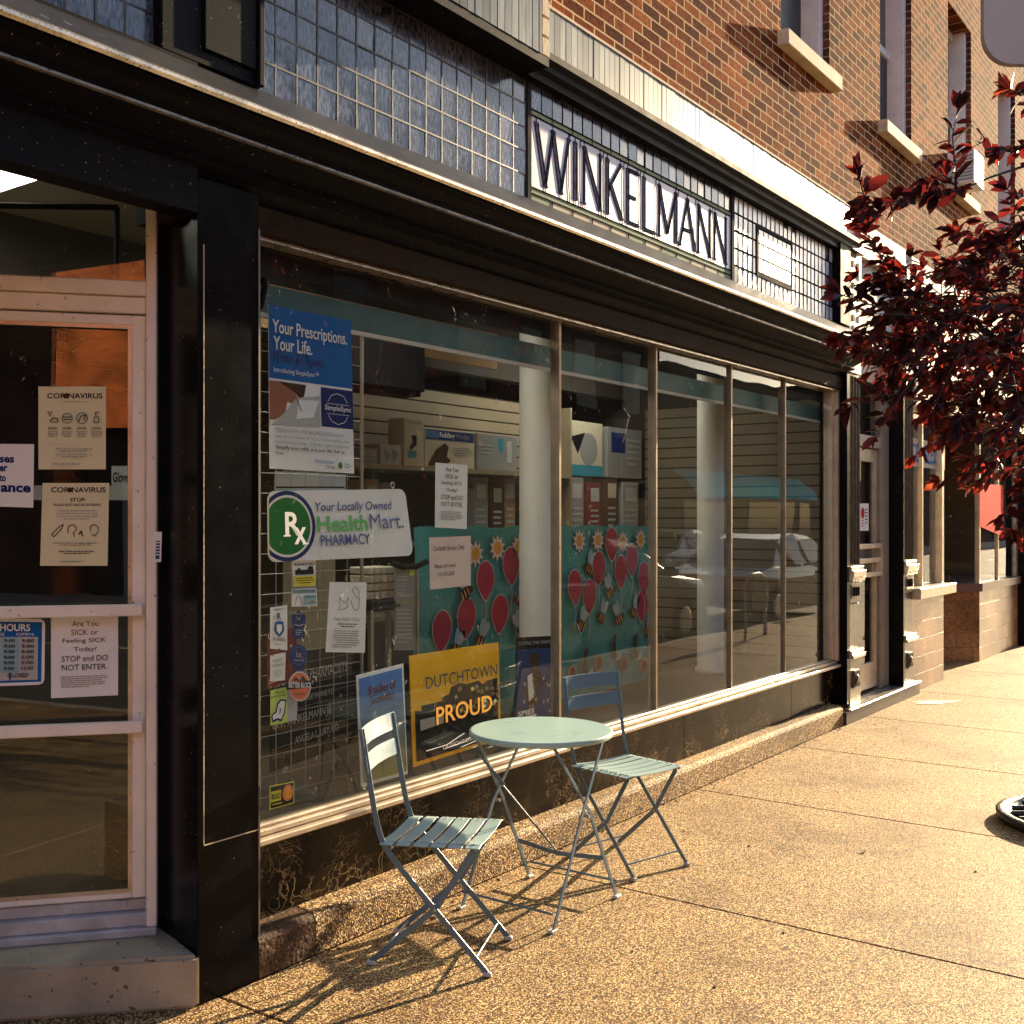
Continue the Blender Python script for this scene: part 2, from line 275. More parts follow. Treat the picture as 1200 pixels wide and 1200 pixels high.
def marble():
    m, ns, L = newmat('black_gold_marble')
    o = N(ns, 'ShaderNodeOutputMaterial'); b = N(ns, 'ShaderNodeBsdfPrincipled')
    tc = N(ns, 'ShaderNodeTexCoord')
    n0 = N(ns, 'ShaderNodeTexNoise'); n0.inputs['Scale'].default_value = 3.0; n0.inputs['Detail'].default_value = 5
    L.new(tc.outputs['Object'], n0.inputs['Vector'])
    sc = N(ns, 'ShaderNodeVectorMath', operation='SCALE'); sc.inputs[3].default_value = 0.55; L.new(n0.outputs['Color'], sc.inputs[0])
    ad = N(ns, 'ShaderNodeVectorMath', operation='ADD'); L.new(tc.outputs['Object'], ad.inputs[0]); L.new(sc.outputs[0], ad.inputs[1])
    def vein(scale, wid, mpsc):
        mp = N(ns, 'ShaderNodeMapping'); mp.inputs['Scale'].default_value = mpsc; mp.inputs['Rotation'].default_value = (0, 0.6, 0)
        L.new(ad.outputs[0], mp.inputs[0])
        v = N(ns, 'ShaderNodeTexVoronoi', feature='DISTANCE_TO_EDGE'); v.inputs['Scale'].default_value = scale; L.new(mp.outputs[0], v.inputs['Vector'])
        r = ramp(ns, [(0.0, (1, 1, 1)), (wid, (0, 0, 0))]); L.new(v.outputs['Distance'], r.inputs[0]); return r.outputs[0]
    v1a = vein(5.0, 0.012, (1, 1, 0.6)); v2 = vein(24, 0.05, (0.45, 1, 1.3))
    mk1 = N(ns, 'ShaderNodeTexNoise'); mk1.inputs['Scale'].default_value = 9; mk1.inputs['Detail'].default_value = 2; L.new(tc.outputs['Object'], mk1.inputs['Vector'])
    rk1 = ramp(ns, [(0.45, (0, 0, 0)), (0.58, (1, 1, 1))]); L.new(mk1.outputs['Fac'], rk1.inputs[0])
    m1_ = N(ns, 'ShaderNodeMath', operation='MULTIPLY'); L.new(v1a, m1_.inputs[0]); L.new(rk1.outputs[0], m1_.inputs[1]); v1 = m1_.outputs[0]
    mask = N(ns, 'ShaderNodeTexNoise'); mask.inputs['Scale'].default_value = 4.5; mask.inputs['Detail'].default_value = 4; L.new(tc.outputs['Object'], mask.inputs['Vector'])
    rm = ramp(ns, [(0.46, (0, 0, 0)), (0.6, (1, 1, 1))]); L.new(mask.outputs['Fac'], rm.inputs[0])
    m2 = N(ns, 'ShaderNodeMath', operation='MULTIPLY'); L.new(v2, m2.inputs[0]); L.new(rm.outputs[0], m2.inputs[1])
    mm = N(ns, 'ShaderNodeMath', operation='MAXIMUM'); L.new(v1, mm.inputs[0]); L.new(m2.outputs[0], mm.inputs[1])
    base = N(ns, 'ShaderNodeTexNoise'); base.inputs['Scale'].default_value = 2.6; base.inputs['Detail'].default_value = 8; base.inputs['Distortion'].default_value = 1; L.new(tc.outputs['Object'], base.inputs['Vector'])
    rb = ramp(ns, [(0.45, (0.004, 0.0035, 0.003)), (0.6, (0.016, 0.011, 0.006)), (0.76, (0.08, 0.055, 0.028))]); L.new(base.outputs['Fac'], rb.inputs[0])
    mx = N(ns, 'ShaderNodeMix', data_type='RGBA'); L.new(mm.outputs[0], mx.inputs[0]); L.new(rb.outputs[0], mx.inputs[6]); mx.inputs[7].default_value = (0.30, 0.22, 0.12, 1)
    L.new(mx.outputs[2], b.inputs['Base Color']); b.inputs['Roughness'].default_value = 0.16; b.inputs['Specular IOR Level'].default_value = 0.22
    L.new(b.outputs[0], o.inputs[0]); return m
m_marble = marble()
m_glass = glass('shop_glass', (0.92, 0.95, 0.93))
m_glassdoor = glass('door_glass', (0.72, 0.74, 0.72), extra=0.05)
m_upglass = paint('upper_window_glass', (0.02, 0.025, 0.03), 0.03, var=0.1, bump=0.0, spec=1.0)
m_seat = paint('seat_enamel', (0.33, 0.46, 0.45), 0.3, var=0.05, scale=5, bump=0.02)
m_steel_shade = paint('enamel_shade_tone', (0.11, 0.185, 0.25), 0.33, var=0.06, scale=5, bump=0.02, spec=0.6)  # same paint as the seats, with shade and blue skylight put into its colour
m_table = paint('grey_green_table_enamel', (0.34, 0.49, 0.46), 0.28, var=0.06, scale=4, bump=0.02)
m_rivet = paint('zinc_rivet', (0.5, 0.5, 0.5), 0.3, metal=0.9, bump=0.0)
m_rubber = paint('foot_cap', (0.55, 0.55, 0.5), 0.5, bump=0.0)
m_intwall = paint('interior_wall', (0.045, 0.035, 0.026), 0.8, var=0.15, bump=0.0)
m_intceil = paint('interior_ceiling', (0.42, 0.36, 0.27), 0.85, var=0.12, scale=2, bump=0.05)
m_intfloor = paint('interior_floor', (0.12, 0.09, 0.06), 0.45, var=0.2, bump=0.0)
m_column = paint('white_column', (0.62, 0.58, 0.52), 0.55, var=0.07, scale=4, bump=0.05)
m_slat2 = paint('slatwall_tan', (0.20, 0.165, 0.115), 0.5, var=0.1, scale=4, bump=0.0, spec=.1)
m_slat = paint('slatwall_cream', (0.36, 0.29, 0.19), 0.5, var=0.1, scale=4, bump=0.0)
m_slatdark = flat('slatwall_groove', (0.05, 0.04, 0.03))
m_teal = paint('teal_paper', (0.03, 0.27, 0.25), 0.55, var=0.15, scale=3, bump=0.9)
m_tealband = paint('teal_valance', (0.008, 0.08, 0.095), 0.5, var=0.15, bump=0.0)
m_wire = paint('chrome_wire', (0.45, 0.42, 0.38), 0.3, metal=0.8, bump=0.0)
m_tube = emis('fluorescent_tube', (1.0, 0.93, 0.80), 4.5)
C = {}
def pc(name, c, rough=0.55):
    if name not in C: C[name] = flat('print_' + name, c, rough)
    return C[name]
WHITE = pc('white', (0.88, 0.88, 0.90)); BLACK = pc('black', (0.012, 0.012, 0.014)); BLUE = pc('blue', (0.012, 0.13, 0.42)); NAVY = pc('navy', (0.008, 0.03, 0.16))
PINK = pc('pink', (0.80, 0.62, 0.60)); YEL = pc('yellow', (0.75, 0.66, 0.06)); OCHRE = pc('ochre', (0.95, 0.47, 0.02)); GREEN = pc('green', (0.015, 0.20, 0.045))
GREY = pc('grey', (0.30, 0.30, 0.30)); LGREY = pc('light_grey', (0.5, 0.5, 0.5)); RED = pc('red', (0.55, 0.03, 0.02)); MAROON = pc('maroon', (0.20, 0.03, 0.035))
PALEY = pc('pale_yellow', (0.80, 0.75, 0.50)); SALMON = pc('salmon', (0.85, 0.22, 0.12)); SKYB = pc('sky', (0.10, 0.22, 0.50)); OLIVE = pc('olive', (0.30, 0.24, 0.05))
SKIN = pc('skin_print', (0.35, 0.14, 0.09)); CYAN = pc('cyan', (0.05, 0.30, 0.42)); LIME = pc('lime', (0.62, 0.75, 0.18)); BROWN = pc('brown', (0.07, 0.035, 0.02)); CRIM = pc('crimson', (0.42, 0.03, 0.06))
GOLD = pc('gold', (0.72, 0.36, 0.06)); PALEB = pc('pale_blue', (0.30, 0.48, 0.56)); MIDB = pc('mid_blue', (0.03, 0.06, 0.20)); TAN = pc('tan', (0.40, 0.26, 0.14)); CREAMP = pc('cream', (0.62, 0.55, 0.42)); SAGE = pc('sage', (0.30, 0.38, 0.25))

# ------------------------------------------------------------------ mesh builder
class MB:
    def __init__(s): s.v = []; s.f = []; s.mi = []; s.mats = []; s.sm = []; s.cur = 0; s.rnd = []
    def m(s, mat):
        if mat not in s.mats: s.mats.append(mat)
        s.cur = s.mats.index(mat); return s
    def add(s, vs, fs, smooth=False):
        o = len(s.v); s.v += [tuple(v) for v in vs]
        for f in fs: s.f.append([i + o for i in f]); s.mi.append(s.cur); s.sm.append(smooth)
        return s
    def box(s, x0, x1, y0, y1, z0, z1):
        return s.add([(x0, y0, z0), (x1, y0, z0), (x1, y1, z0), (x0, y1, z0), (x0, y0, z1), (x1, y0, z1), (x1, y1, z1), (x0, y1, z1)],
              [(0, 3, 2, 1), (4, 5, 6, 7), (0, 1, 5, 4), (1, 2, 6, 5), (2, 3, 7, 6), (3, 0, 4, 7)])
    def obox(s, c, ax, hx, hy, hz):          # oriented box: centre, unit x axis (horizontal), half sizes
        a = Vector((ax[0], ax[1], 0)).normalized(); b = Vector((-a.y, a.x, 0)); k = Vector((0, 0, 1)); c = Vector(c)
        vs = [c + a * sx * hx + b * sy * hy + k * sz * hz for sz in (-1, 1) for sx, sy in ((-1, -1), (1, -1), (1, 1), (-1, 1))]
        return s.add(vs, [(0, 3, 2, 1), (4, 5, 6, 7), (0, 1, 5, 4), (1, 2, 6, 5), (2, 3, 7, 6), (3, 0, 4, 7)])
    def poly(s, pts): return s.add(pts, [tuple(range(len(pts)))])
    def prism(s, pts, ext):                  # polygon extruded by vector
        n = len(pts); e = Vector(ext)
        return s.add([Vector(p) for p in pts] + [Vector(p) + e for p in pts],
            [tuple(range(n))[::-1], tuple(range(n, 2 * n))] + [(i, (i + 1) % n, n + (i + 1) % n, n + i) for i in range(n)])
    def cyl(s, a, b, r, r2=None, n=16, caps=True):
        a = Vector(a); b = Vector(b); r2 = r if r2 is None else r2
        d = (b - a).normalized(); u = d.orthogonal().normalized(); v = d.cross(u)
        vs = [a + (u * math.cos(t) + v * math.sin(t)) * r for t in [2 * math.pi * i / n for i in range(n)]]
        vs += [b + (u * math.cos(t) + v * math.sin(t)) * r2 for t in [2 * math.pi * i / n for i in range(n)]]
        s.add(vs, [(i, (i + 1) % n, n + (i + 1) % n, n + i) for i in range(n)], True)
        if caps: s.add(vs[:n], [tuple(range(n))[::-1]]); s.add(vs[n:], [tuple(range(n))])
        return s
    def sweep(s, path, sect, side, closed=True):   # path pts, section [(a,b)], side vector = section a axis
        path = [Vector(p) for p in path]; side = Vector(side).normalized(); n = len(sect); vs = []
        for i, p in enumerate(path):
            t = (path[min(i + 1, len(path) - 1)] - path[max(i - 1, 0)]).normalized()
            nb = t.cross(side).normalized()
            vs += [p + side * a + nb * b for a, b in sect]
        fs = []
        for i in range(len(path) - 1):
            for j in range(n): fs.append((i * n + j, i * n + (j + 1) % n, (i + 1) * n + (j + 1) % n, (i + 1) * n + j))
        fs += [tuple(range(n))[::-1], tuple(range((len(path) - 1) * n, len(path) * n))]
        return s.add(vs, fs)
    def tube(s, path, r, n=8):
        path = [Vector(p) for p in path]; vs = []; u = None
        for i, p in enumerate(path):
            t = (path[min(i + 1, len(path) - 1)] - path[max(i - 1, 0)]).normalized()
            if u is None: u = t.orthogonal().normalized()
            u = (u - t * u.dot(t)).normalized(); v = t.cross(u)
            rr = r[i] if isinstance(r, (list, tuple)) else r
            vs += [p + (u * math.cos(2 * math.pi * k / n) + v * math.sin(2 * math.pi * k / n)) * rr for k in range(n)]
        fs = [(i * n + j, i * n + (j + 1) % n, (i + 1) * n + (j + 1) % n, (i + 1) * n + j) for i in range(len(path) - 1) for j in range(n)]
        s.add(vs, fs, True); s.add(vs[:n], [tuple(range(n))[::-1]]); s.add(vs[-n:], [tuple(range(n))]); return s
    def lathe(s, c, prof, n=32):
        c = Vector(c); vs = []
        for r, z in prof: vs += [c + Vector((r * math.cos(2 * math.pi * k / n), r * math.sin(2 * math.pi * k / n), z)) for k in range(n)]
        return s.add(vs, [(i * n + j, i * n + (j + 1) % n, (i + 1) * n + (j + 1) % n, (i + 1) * n + j) for i in range(len(prof) - 1) for j in range(n)], True)
    def build(s, name, mat=None, parent=None, bevel=0.0, segs=1):
        off = Vector((0, 0, 0))
        p = parent; loc_ = False
        while p is not None: off += p.location; loc_ = loc_ or bool(p.get('_local')); p = p.parent
        if loc_: off = Vector((0, 0, 0))
        me = bpy.data.meshes.new(name)
        me.from_pydata([(Vector(v) - off)[:] for v in s.v], [], s.f)
        ml = s.mats if s.mats else [mat]
        for mm in ml: me.materials.append(mm)
        if s.mats:
            me.polygons.foreach_set('material_index', s.mi)
        me.polygons.foreach_set('use_smooth', s.sm)
        if s.rnd:
            a = me.attributes.new('rnd', 'FLOAT', 'POINT'); a.data.foreach_set('value', s.rnd)
        me.update(); o = bpy.data.objects.new(name, me); col.objects.link(o)
        if parent is not None: o.parent = parent
        if bevel > 0:
            bm = bmesh.new(); bm.from_mesh(me); bmesh.ops.recalc_face_normals(bm, faces=bm.faces)
            es = [e for e in bm.edges if len(e.link_faces) == 2 and e.calc_face_angle(0) > R(30)]
            bmesh.ops.bevel(bm, geom=es, offset=bevel, segments=segs, affect='EDGES', clamp_overlap=True)
            bm.to_mesh(me); bm.free()
        return o

def tag(o, label=None, cat=None, group=None, kind=None):
    if label: o['label'] = label
    if cat: o['category'] = cat
    if group: o['group'] = group
    if kind: o['kind'] = kind
    return o
def root(name, loc, label, cat, group=None, rz=0, local=False):
    o = bpy.data.objects.new(name, None); col.objects.link(o); o.empty_display_size = 0.1
    o.location = loc; o.rotation_euler = (0, 0, rz)
    if local: o['_local'] = 1
    return tag(o, label, cat, group)
def copy_tree(o, parent=None):
    c = o.copy(); col.objects.link(c); c.parent = parent
    for ch in list(o.children): copy_tree(ch, c)
    return c

_tc = {}
def text_geo(s, bold=0.0, shear=0.0, space=1.0):
    k = (s, bold, shear, space)
    if k in _tc: return _tc[k]
    cu = bpy.data.curves.new('t', 'FONT'); cu.body = s; cu.offset = bold; cu.shear = shear; cu.resolution_u = 3; cu.space_character = space; cu.fill_mode = 'FRONT'
    o = bpy.data.objects.new('t', cu); col.objects.link(o)
    bpy.context.view_layer.update()
    me = o.to_mesh()
    vs = [(v.co.x, v.co.y) for v in me.vertices]; fs = [tuple(p.vertices) for p in me.polygons]
    o.to_mesh_clear(); bpy.data.objects.remove(o); bpy.data.curves.remove(cu)
    x0 = min(v[0] for v in vs); x1 = max(v[0] for v in vs); y0 = min(v[1] for v in vs); y1 = max(v[1] for v in vs)
    vs = [((x - x0) / (x1 - x0), (y1 - y) / (y1 - y0)) for x, y in vs]
    _tc[k] = (vs, fs); return _tc[k]

class Sheet:
    """flat printed sheet on a plane: quad corners TL,TR,BR,BL in photo pixels of that plane, or 3-D points"""
    def __init__(s, quad, plane=None, lift=0.0):
        if plane is not None: q = [plane.at(*p) for p in quad]; s.n = plane.n
        else:
            q = [Vector(p) for p in quad]; s.n = (q[3] - q[0]).cross(q[1] - q[0]).normalized()
            if s.n.dot(CAM - q[0]) < 0: s.n = -s.n
        s.q = [p + s.n * lift for p in q]; s.k = 0
        s.art = MB(); s.let = MB()
    def at(s, u, v, h=0):
        a, b, c, d = s.q
        return (a * (1 - u) + b * u) * (1 - v) + (d * (1 - u) + c * u) * v + s.n * h
    def h(s): s.k += 1; return 0.0006 + 0.00045 * s.k
    def rect(s, u0, v0, u1, v1, mat):
        h = s.h(); s.art.m(mat).poly([s.at(u0, v0, h), s.at(u1, v0, h), s.at(u1, v1, h), s.at(u0, v1, h)]); return s
    def poly(s, pts, mat):
        h = s.h(); s.art.m(mat).poly([s.at(u, v, h) for u, v in pts]); return s
    def ell(s, cu, cv, ru, rv, mat, n=28):
        return s.poly([(cu + ru * math.cos(2 * math.pi * i / n), cv + rv * math.sin(2 * math.pi * i / n)) for i in range(n)], mat)
    def stroke(s, pts, wd, mat):
        h = s.h(); P = [s.at(u, v, h) for u, v in pts]
        for a, b in zip(P, P[1:]):
            t = (b - a).normalized(); k = s.n.cross(t) * wd * 0.5
            s.art.m(mat).poly([a - k - t * wd * .3, b - k + t * wd * .3, b + k + t * wd * .3, a + k - t * wd * .3]); h += 0.00002
        return s
    def text(s, t, u0, v0, u1, v1, mat, bold=0.0, shear=0.0, space=1.0):
        h = s.h(); vs, fs = text_geo(t, bold, shear, space)
        s.let.m(mat).add([s.at(u0 + (u1 - u0) * x, v0 + (v1 - v0) * y, h) for x, y in vs], fs); return s
    def lines(s, u0, v0, u1, v1, n, mat, fill=0.38, rag=0.15, center=False):
        h = s.h(); dv = (v1 - v0) / n
        for i in range(n):
            w_ = (u1 - u0) * (1 - random.random() * rag)
            if i == n - 1: w_ *= 0.7
            a = u0 + ((u1 - u0) - w_) / 2 if center else u0
            x = a
            while x < a + w_ - 0.005:
                ww = min(random.uniform(0.03, 0.11), a + w_ - x); vv = v0 + i * dv
                s.art.m(mat).poly([s.at(x, vv, h), s.at(x + ww, vv, h), s.at(x + ww, vv + dv * fill, h), s.at(x, vv + dv * fill, h)])
                x += ww + 0.012
        return s
    def build(s, name, label, cat, board=None, group=None, thick=0.002, round_=0.0, boardname='sheet'):
        base = (s.q[3] + s.q[2]) / 2
        r = root(name, base, label, cat, group)
        if board is not None:
            if round_ > 0:
                pts = []; lu = (s.q[1] - s.q[0]).length; lv = (s.q[3] - s.q[0]).length; ru = round_ / lu; rv = round_ / lv
                for cu, cv, a0 in ((1 - ru, rv, -90), (1 - ru, 1 - rv, 0), (ru, 1 - rv, 90), (ru, rv, 180)):
                    for k in range(6):
                        a = R(a0 + 90 * k / 5); pts.append(s.at(cu + ru * math.cos(a), cv + rv * math.sin(a)))
            else: pts = [s.at(u, v) for u, v in ((0, 0), (1, 0), (1, 1), (0, 1))]
            MB().m(board).prism(pts, -s.n * thick).build(boardname, None, r)
        if s.art.f: s.art.build('printed_picture', None, r)
        if s.let.f: s.let.build('lettering', None, r)
        return r

# ================================================================== THE SETTING
# ground as one sheet, road, pavements
tag(MB().poly([(-150, -150, -0.16), (250, -150, -0.16), (250, 150, -0.16), (-150, 150, -0.16)]).build('ground', paint('ground_earth', (0.12, 0.10, 0.07), 0.9, scale=0.5)), kind='structure')
m_asph = paint('asphalt', (0.055, 0.052, 0.05), 0.8, var=0.25, scale=2, bump=0.6, spots=0.03, spotc=(0.12, 0.11, 0.1))
tag(MB().box(-60, 120, -12.0, -3.62, -0.15, -0.13).build('road', m_asph), kind='structure')
mk = MB()
for i in range(-14, 30): mk.box(i * 4.0, i * 4.0 + 2, -7.86, -7.74, -0.128, -0.126)
tag(mk.build('road_marking', paint('road_paint', (0.7, 0.6, 0.25), 0.6, bump=0.1)), kind='structure')
tag(MB().box(-60, 120, -15.0, -12.0, -0.15, 0.0).build('far_pavement', paint('far_concrete', (0.36, 0.31, 0.24), 0.8)), kind='structure')
tag(MB().box(-60, 120, -3.62, -3.47, -0.15, 0.003).build('kerb', m_step, bevel=0.015), kind='structure')
# near pavement: slabs of exposed aggregate with open joints
tag(MB().box(-60, 60, -3.46, 6, -0.15, -0.012).build('pavement_bed', flat('joint_dirt', (0.02, 0.014, 0.01), 0.9)), kind='structure')
jx = [-60, -30, -12, -6.2, -4.4, -2.7, -1.0, 0.72, 2.42, 4.16, 5.93, 7.45, 8.9, 10.5, 12.2, 14, 15.8, 17.6, 19.4, 25, 32, 60]
sb = MB()
for a, b in zip(jx, jx[1:]):
    g = 0.0045
    sb.box(a + g, b - g, -3.46, 0.5 if b < 2.5 else (0.0 if b < 9 else 1.6), -0.14, 0.0)
tag(sb.build('pavement', m_walk, bevel=0.003), kind='structure')

# ================================================================== THE SHOP BUILDING
bld = root('brick_building', (5.0, 0.5, 0), 'orange brick corner building with leaded glass transom and dark cornice above the shop', 'building')
YG, YF = 0.12, 0.0
X0, X1 = atx(315, YG), 8.50                          # display window
# --- brick wall with window openings
wx = [(7.50, 8.47), (9.70, 10.62), (11.88, 12.82), (14.08, 15.0), (16.3, 17.2), (18.5, 19.4)]
SZ, WT, YW = 5.05, 6.93, 0.13
wall = MB().m(m_brick)
zs = 3.98; xs = -6.0
for a, b in wx:
    wall.box(xs, a, YW, YW + 0.34, zs, 9.0)
    wall.box(a, b, YW, YW + 0.34, zs, SZ - 0.1); wall.box(a, b, YW, YW + 0.34, WT, 9.0); xs = b
wall.box(xs, 24, YW, YW + 0.34, zs, 9.0)
wall.build('brick_wall', None, bld)
# upper windows
for i, (a, b) in enumerate(wx):
    f = MB(); y0 = YW + 0.17
    f.box(a, a + 0.05, y0, y0 + 0.1, SZ, WT); f.box(b - 0.07, b - 0.006, YW + 0.05, y0 + 0.1, SZ, WT); f.box(a + 0.05, b - 0.07, y0, y0 + 0.1, WT - 0.08, WT)
    f.box(a + 0.05, b - 0.07, y0, y0 + 0.1, SZ, SZ + 0.05); f.box(a + 0.05, b - 0.07, y0 + 0.01, y0 + 0.06, SZ + 0.86, SZ + 0.93)
    fo = f.build('upper_window', m_whitewood, bld, bevel=0.004)
    MB().box(a + 0.052, b - 0.072, y0 + 0.05, y0 + 0.056, SZ + 0.93, WT - 0.08).build('pane', m_upglass, fo)
    MB().box(a + 0.052, b - 0.072, y0 + 0.035, y0 + 0.04, SZ + 0.05, SZ + 0.86).build('insect_screen', m_darkscreen, fo)
    MB().box(a - 0.06, b + 0.06, YW - 0.085, YW + 0.15, SZ - 0.115, SZ - 0.003).build('window_sill', m_sill, fo, bevel=0.006)
    MB().box(b - 0.004, b + 0.01, YW + 0.003, YW + 0.33, SZ, WT).build('brick_jamb', m_brick_side, fo)
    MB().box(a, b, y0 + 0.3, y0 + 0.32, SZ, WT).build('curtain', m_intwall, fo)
# --- glazed tile band
def tiles(xa, xb, yf, z0, z1, wd=0.052):
    t = MB(); x = xa
    while x < xb - 0.01:
        w_ = min(wd, xb - x); j = random.uniform(0, 0.002); rv = random.random() ** 0.8
        t.box(x + 0.002, x + w_ - 0.002, yf - 0.004 + j, yf + 0.05, z0, z1); t.rnd += [rv] * 8; x += wd
    return t
tb = tiles(4.2, 8.93, 0.03, 3.80, 4.05); tb.build('glazed_tile_band', m_glazed, bld)
MB().box(4.2, 8.93, 0.032, YW, 3.795, 3.978).build('tile_backing', m_sill, bld)
MB().box(4.2, 8.94, 0.022, YW, 4.052, 4.066).build('tile_capping', m_sill, bld)
# projecting bay at the left
MB().m(m_blackpaint).box(-6, 4.2, -0.12, YG, 3.66, 3.70).build('bay_soffit', None, bld)
tiles(-1.5, 4.14, -0.12, 3.702, 3.96).build('bay_tile_band', m_glazed, bld)
MB().box(-1.5, 4.2, -0.11, 0.1, 3.70, 5.2).build('bay_wall', m_brick, bld)
e = MB()
for k in range(14): e.box(4.142, 4.205, -0.122, 0.1, 3.702 + k * 0.09, 3.785 + k * 0.09)
e.build('bay_quoin', m_sill, bld, bevel=0.004)
# --- dark trim over the transom (stepped moulding)
def extr(prof, xa, xb):                            # profile [(y,z)] extruded along x
    return [Vector((xa, y, z)) for y, z in prof], (xb - xa, 0, 0)
t = MB()
t.prism(*extr([(0.06, 3.655), (-0.005, 3.655), (-0.005, 3.69), (-0.03, 3.705), (-0.03, 3.73), (-0.055, 3.75), (-0.055, 3.782), (0.06, 3.792)], 4.202, 8.70))
t.build('transom_head_moulding', m_blackpaint, bld)
# --- leaded glass transom
YT = 0.045
def leaded(name, xa, xb, z0, z1, nx, nz, mat, hole=None, tilt=0.012, hfrac=0.007, mix=None, lm=None):
    g = MB(); l = MB().m(lm or m_lead)
    dx = (xb - xa) / nx; dz = (z1 - z0) / nz
    for i in range(nx):
        for j in range(nz):
            x = xa + i * dx; z = z0 + j * dz
            if hole and x + dx * .5 > hole[0] and x + dx * .5 < hole[1] and z + dz * .5 > hole[2] and z + dz * .5 < hole[3]: continue
            a, b = random.gauss(0, tilt) * dx * .5, random.gauss(0, tilt) * dz * .5
            g.m(mat if (mix is None or random.random() > mix[1]) else mix[0])
            y = YT
            g.poly([(x, y - a - b, z), (x + dx, y + a - b, z), (x + dx, y + a + b, z + dz), (x, y - a + b, z + dz)])
    h = hfrac / 2
    for i in range(nx + 1):
        x = xa + i * dx
        if hole and hole[0] < x < hole[1]:
            l.box(x - h, x + h, YT - 0.0026, YT - 0.0008, z0, hole[2]); l.box(x - h, x + h, YT - 0.0026, YT - 0.0008, hole[3], z1)
        else: l.box(x - h, x + h, YT - 0.0026, YT - 0.0008, z0, z1)
    for j in range(nz + 1):
        z = z0 + j * dz
        if hole and hole[2] < z < hole[3]:
            l.box(xa, hole[0], YT - 0.0030, YT - 0.0009, z - h, z + h); l.box(hole[1], xb, YT - 0.0030, YT - 0.0009, z - h, z + h)
        else: l.box(xa, xb, YT - 0.0030, YT - 0.0009, z - h, z + h)
    p = root(name, ((xa + xb) / 2, YT, z0), None, None); p.parent = bld; p.location = Vector(p.location) - bld.location
    g.build('glass_tiles', None, p); l.build('lead_came', None, p)
    return p
leaded('transom_panel', -1.5, 2.19, 3.10, 3.655, 36, 5, m_prism)
leaded('transom_panel', 2.60, 4.25, 3.10, 3.655, 16, 5, m_prism)
# hopper panel on the right of the name
HX0, HX1, HZ0, HZ1 = atx(886, YT), atx(928, YT), 3.20, 3.55
pR = leaded('transom_panel', 6.53, 8.30, 3.10, 3.655, 24, 5, m_prismlight, hole=(HX0, HX1, HZ0, HZ1), hfrac=0.010, mix=(m_prism, 0.12), lm=m_leaddark)
fr = MB()
fr.box(HX0, HX1, YT - 0.007, YT, HZ0, HZ0 + .03); fr.box(HX0, HX1, YT - 0.007, YT, HZ1 - .03, HZ1); fr.box(HX0, HX0 + .03, YT - 0.007, YT, HZ0 + .03, HZ1 - .03); fr.box(HX1 - .03, HX1, YT - 0.007, YT, HZ0 + .03, HZ1 - .03)
m_hop = paint('hopper_paint', (0.035, 0.035, 0.04), .8, bump=0, spec=.03)
fr.build('hopper_frame', m_hop, pR, bevel=0.002)
g = MB(); nx_, nz_ = 7, 3
for i in range(nx_):
    for j in range(nz_):
        xa = HX0 + .03 + (HX1 - HX0 - .06) * i / nx_; xb = HX0 + .03 + (HX1 - HX0 - .06) * (i + 1) / nx_
        za = HZ0 + .03 + (HZ1 - HZ0 - .06) * j / nz_; zb = HZ0 + .03 + (HZ1 - HZ0 - .06) * (j + 1) / nz_
        g.m(m_leaddark).box(xa, xb, YT - 0.004, YT, za, zb)
        g.m(m_prismlight).box(xa + .007, xb - .007, YT - 0.0055, YT - 0.004, za + .006, zb - .006)
g.build('hopper_glass', None, pR)
# posts between the panels and black pier above the entrance pier
for xa, xb in ((4.25, 4.285), (6.49, 6.53)): MB().box(xa, xb, YT - 0.010, YT + 0.03, 3.095, 3.66).build('transom_mullion', m_hop, bld, bevel=0.003)
t = MB(); t.box(2.19, 2.60, 0.0, 0.1, 3.09, 3.66); t.box(2.35, 2.57, -0.012, 0.0, 3.14, 3.655); t.box(2.575, 2.60, -0.02, 0.0, 3.09, 3.66)
t.build('transom_pier', m_blackpaint, bld, bevel=0.004)
MB().box(8.30, 8.52, -0.02, 0.12, 3.09, 3.70).build('transom_pier', m_blackpaint, bld)
MB().box(2.45, 8.5, 0.06, 0.5, 2.66, 3.80).build('transom_backing', m_blackpaint, bld)
# name panel with leaded letters
NX0, NX1 = 4.285, 6.49
npn = root('name_panel', ((NX0 + NX1) / 2, YT, 3.10), None, None); npn.parent = bld; npn.location = Vector(npn.location) - bld.location
g = MB(); l = MB().m(m_lead)
def lead(x0, z0, x1, z1, wd=0.008, mb=None, y=-0.0012):
    mb = mb or l; a = Vector((x0, YT + y, z0)); b = Vector((x1, YT + y, z1)); t_ = (b - a).normalized(); k = Vector((t_.z, 0, -t_.x)) * wd / 2
    mb.prism([a - k, b - k, b + k, a + k], (0, -0.0008, 0))
n = 24
for i in range(n):
    x = NX0 + (NX1 - NX0) * i / n; x2 = NX0 + (NX1 - NX0) * (i + 1) / n
    a = random.gauss(0, 0.0012)
    g.m(m_prism).poly([(x, YT - a, 3.535), (x2, YT + a, 3.535), (x2, YT + a, 3.655), (x, YT - a, 3.655)]); lead(x, 3.535, x, 3.655, 0.007)
    if i % 2 == 0:
        x2 = NX0 + (NX1 - NX0) * (i + 2) / n
        g.m(CREAMP if random.random() < .5 else SAGE).poly([(x, YT, 3.10), (x2, YT, 3.10), (x2, YT, 3.135), (x, YT, 3.135)]); lead(x, 3.10, x, 3.135, 0.009)
        g.m(SAGE).poly([(x, YT, 3.507), (x2, YT, 3.507), (x2, YT, 3.535), (x, YT, 3.535)]); lead(x, 3.507, x, 3.535, 0.006)
g.m(SAGE).poly([(NX0, YT, 3.135), (NX1, YT, 3.135), (NX1, YT, 3.165), (NX0, YT, 3.165)])
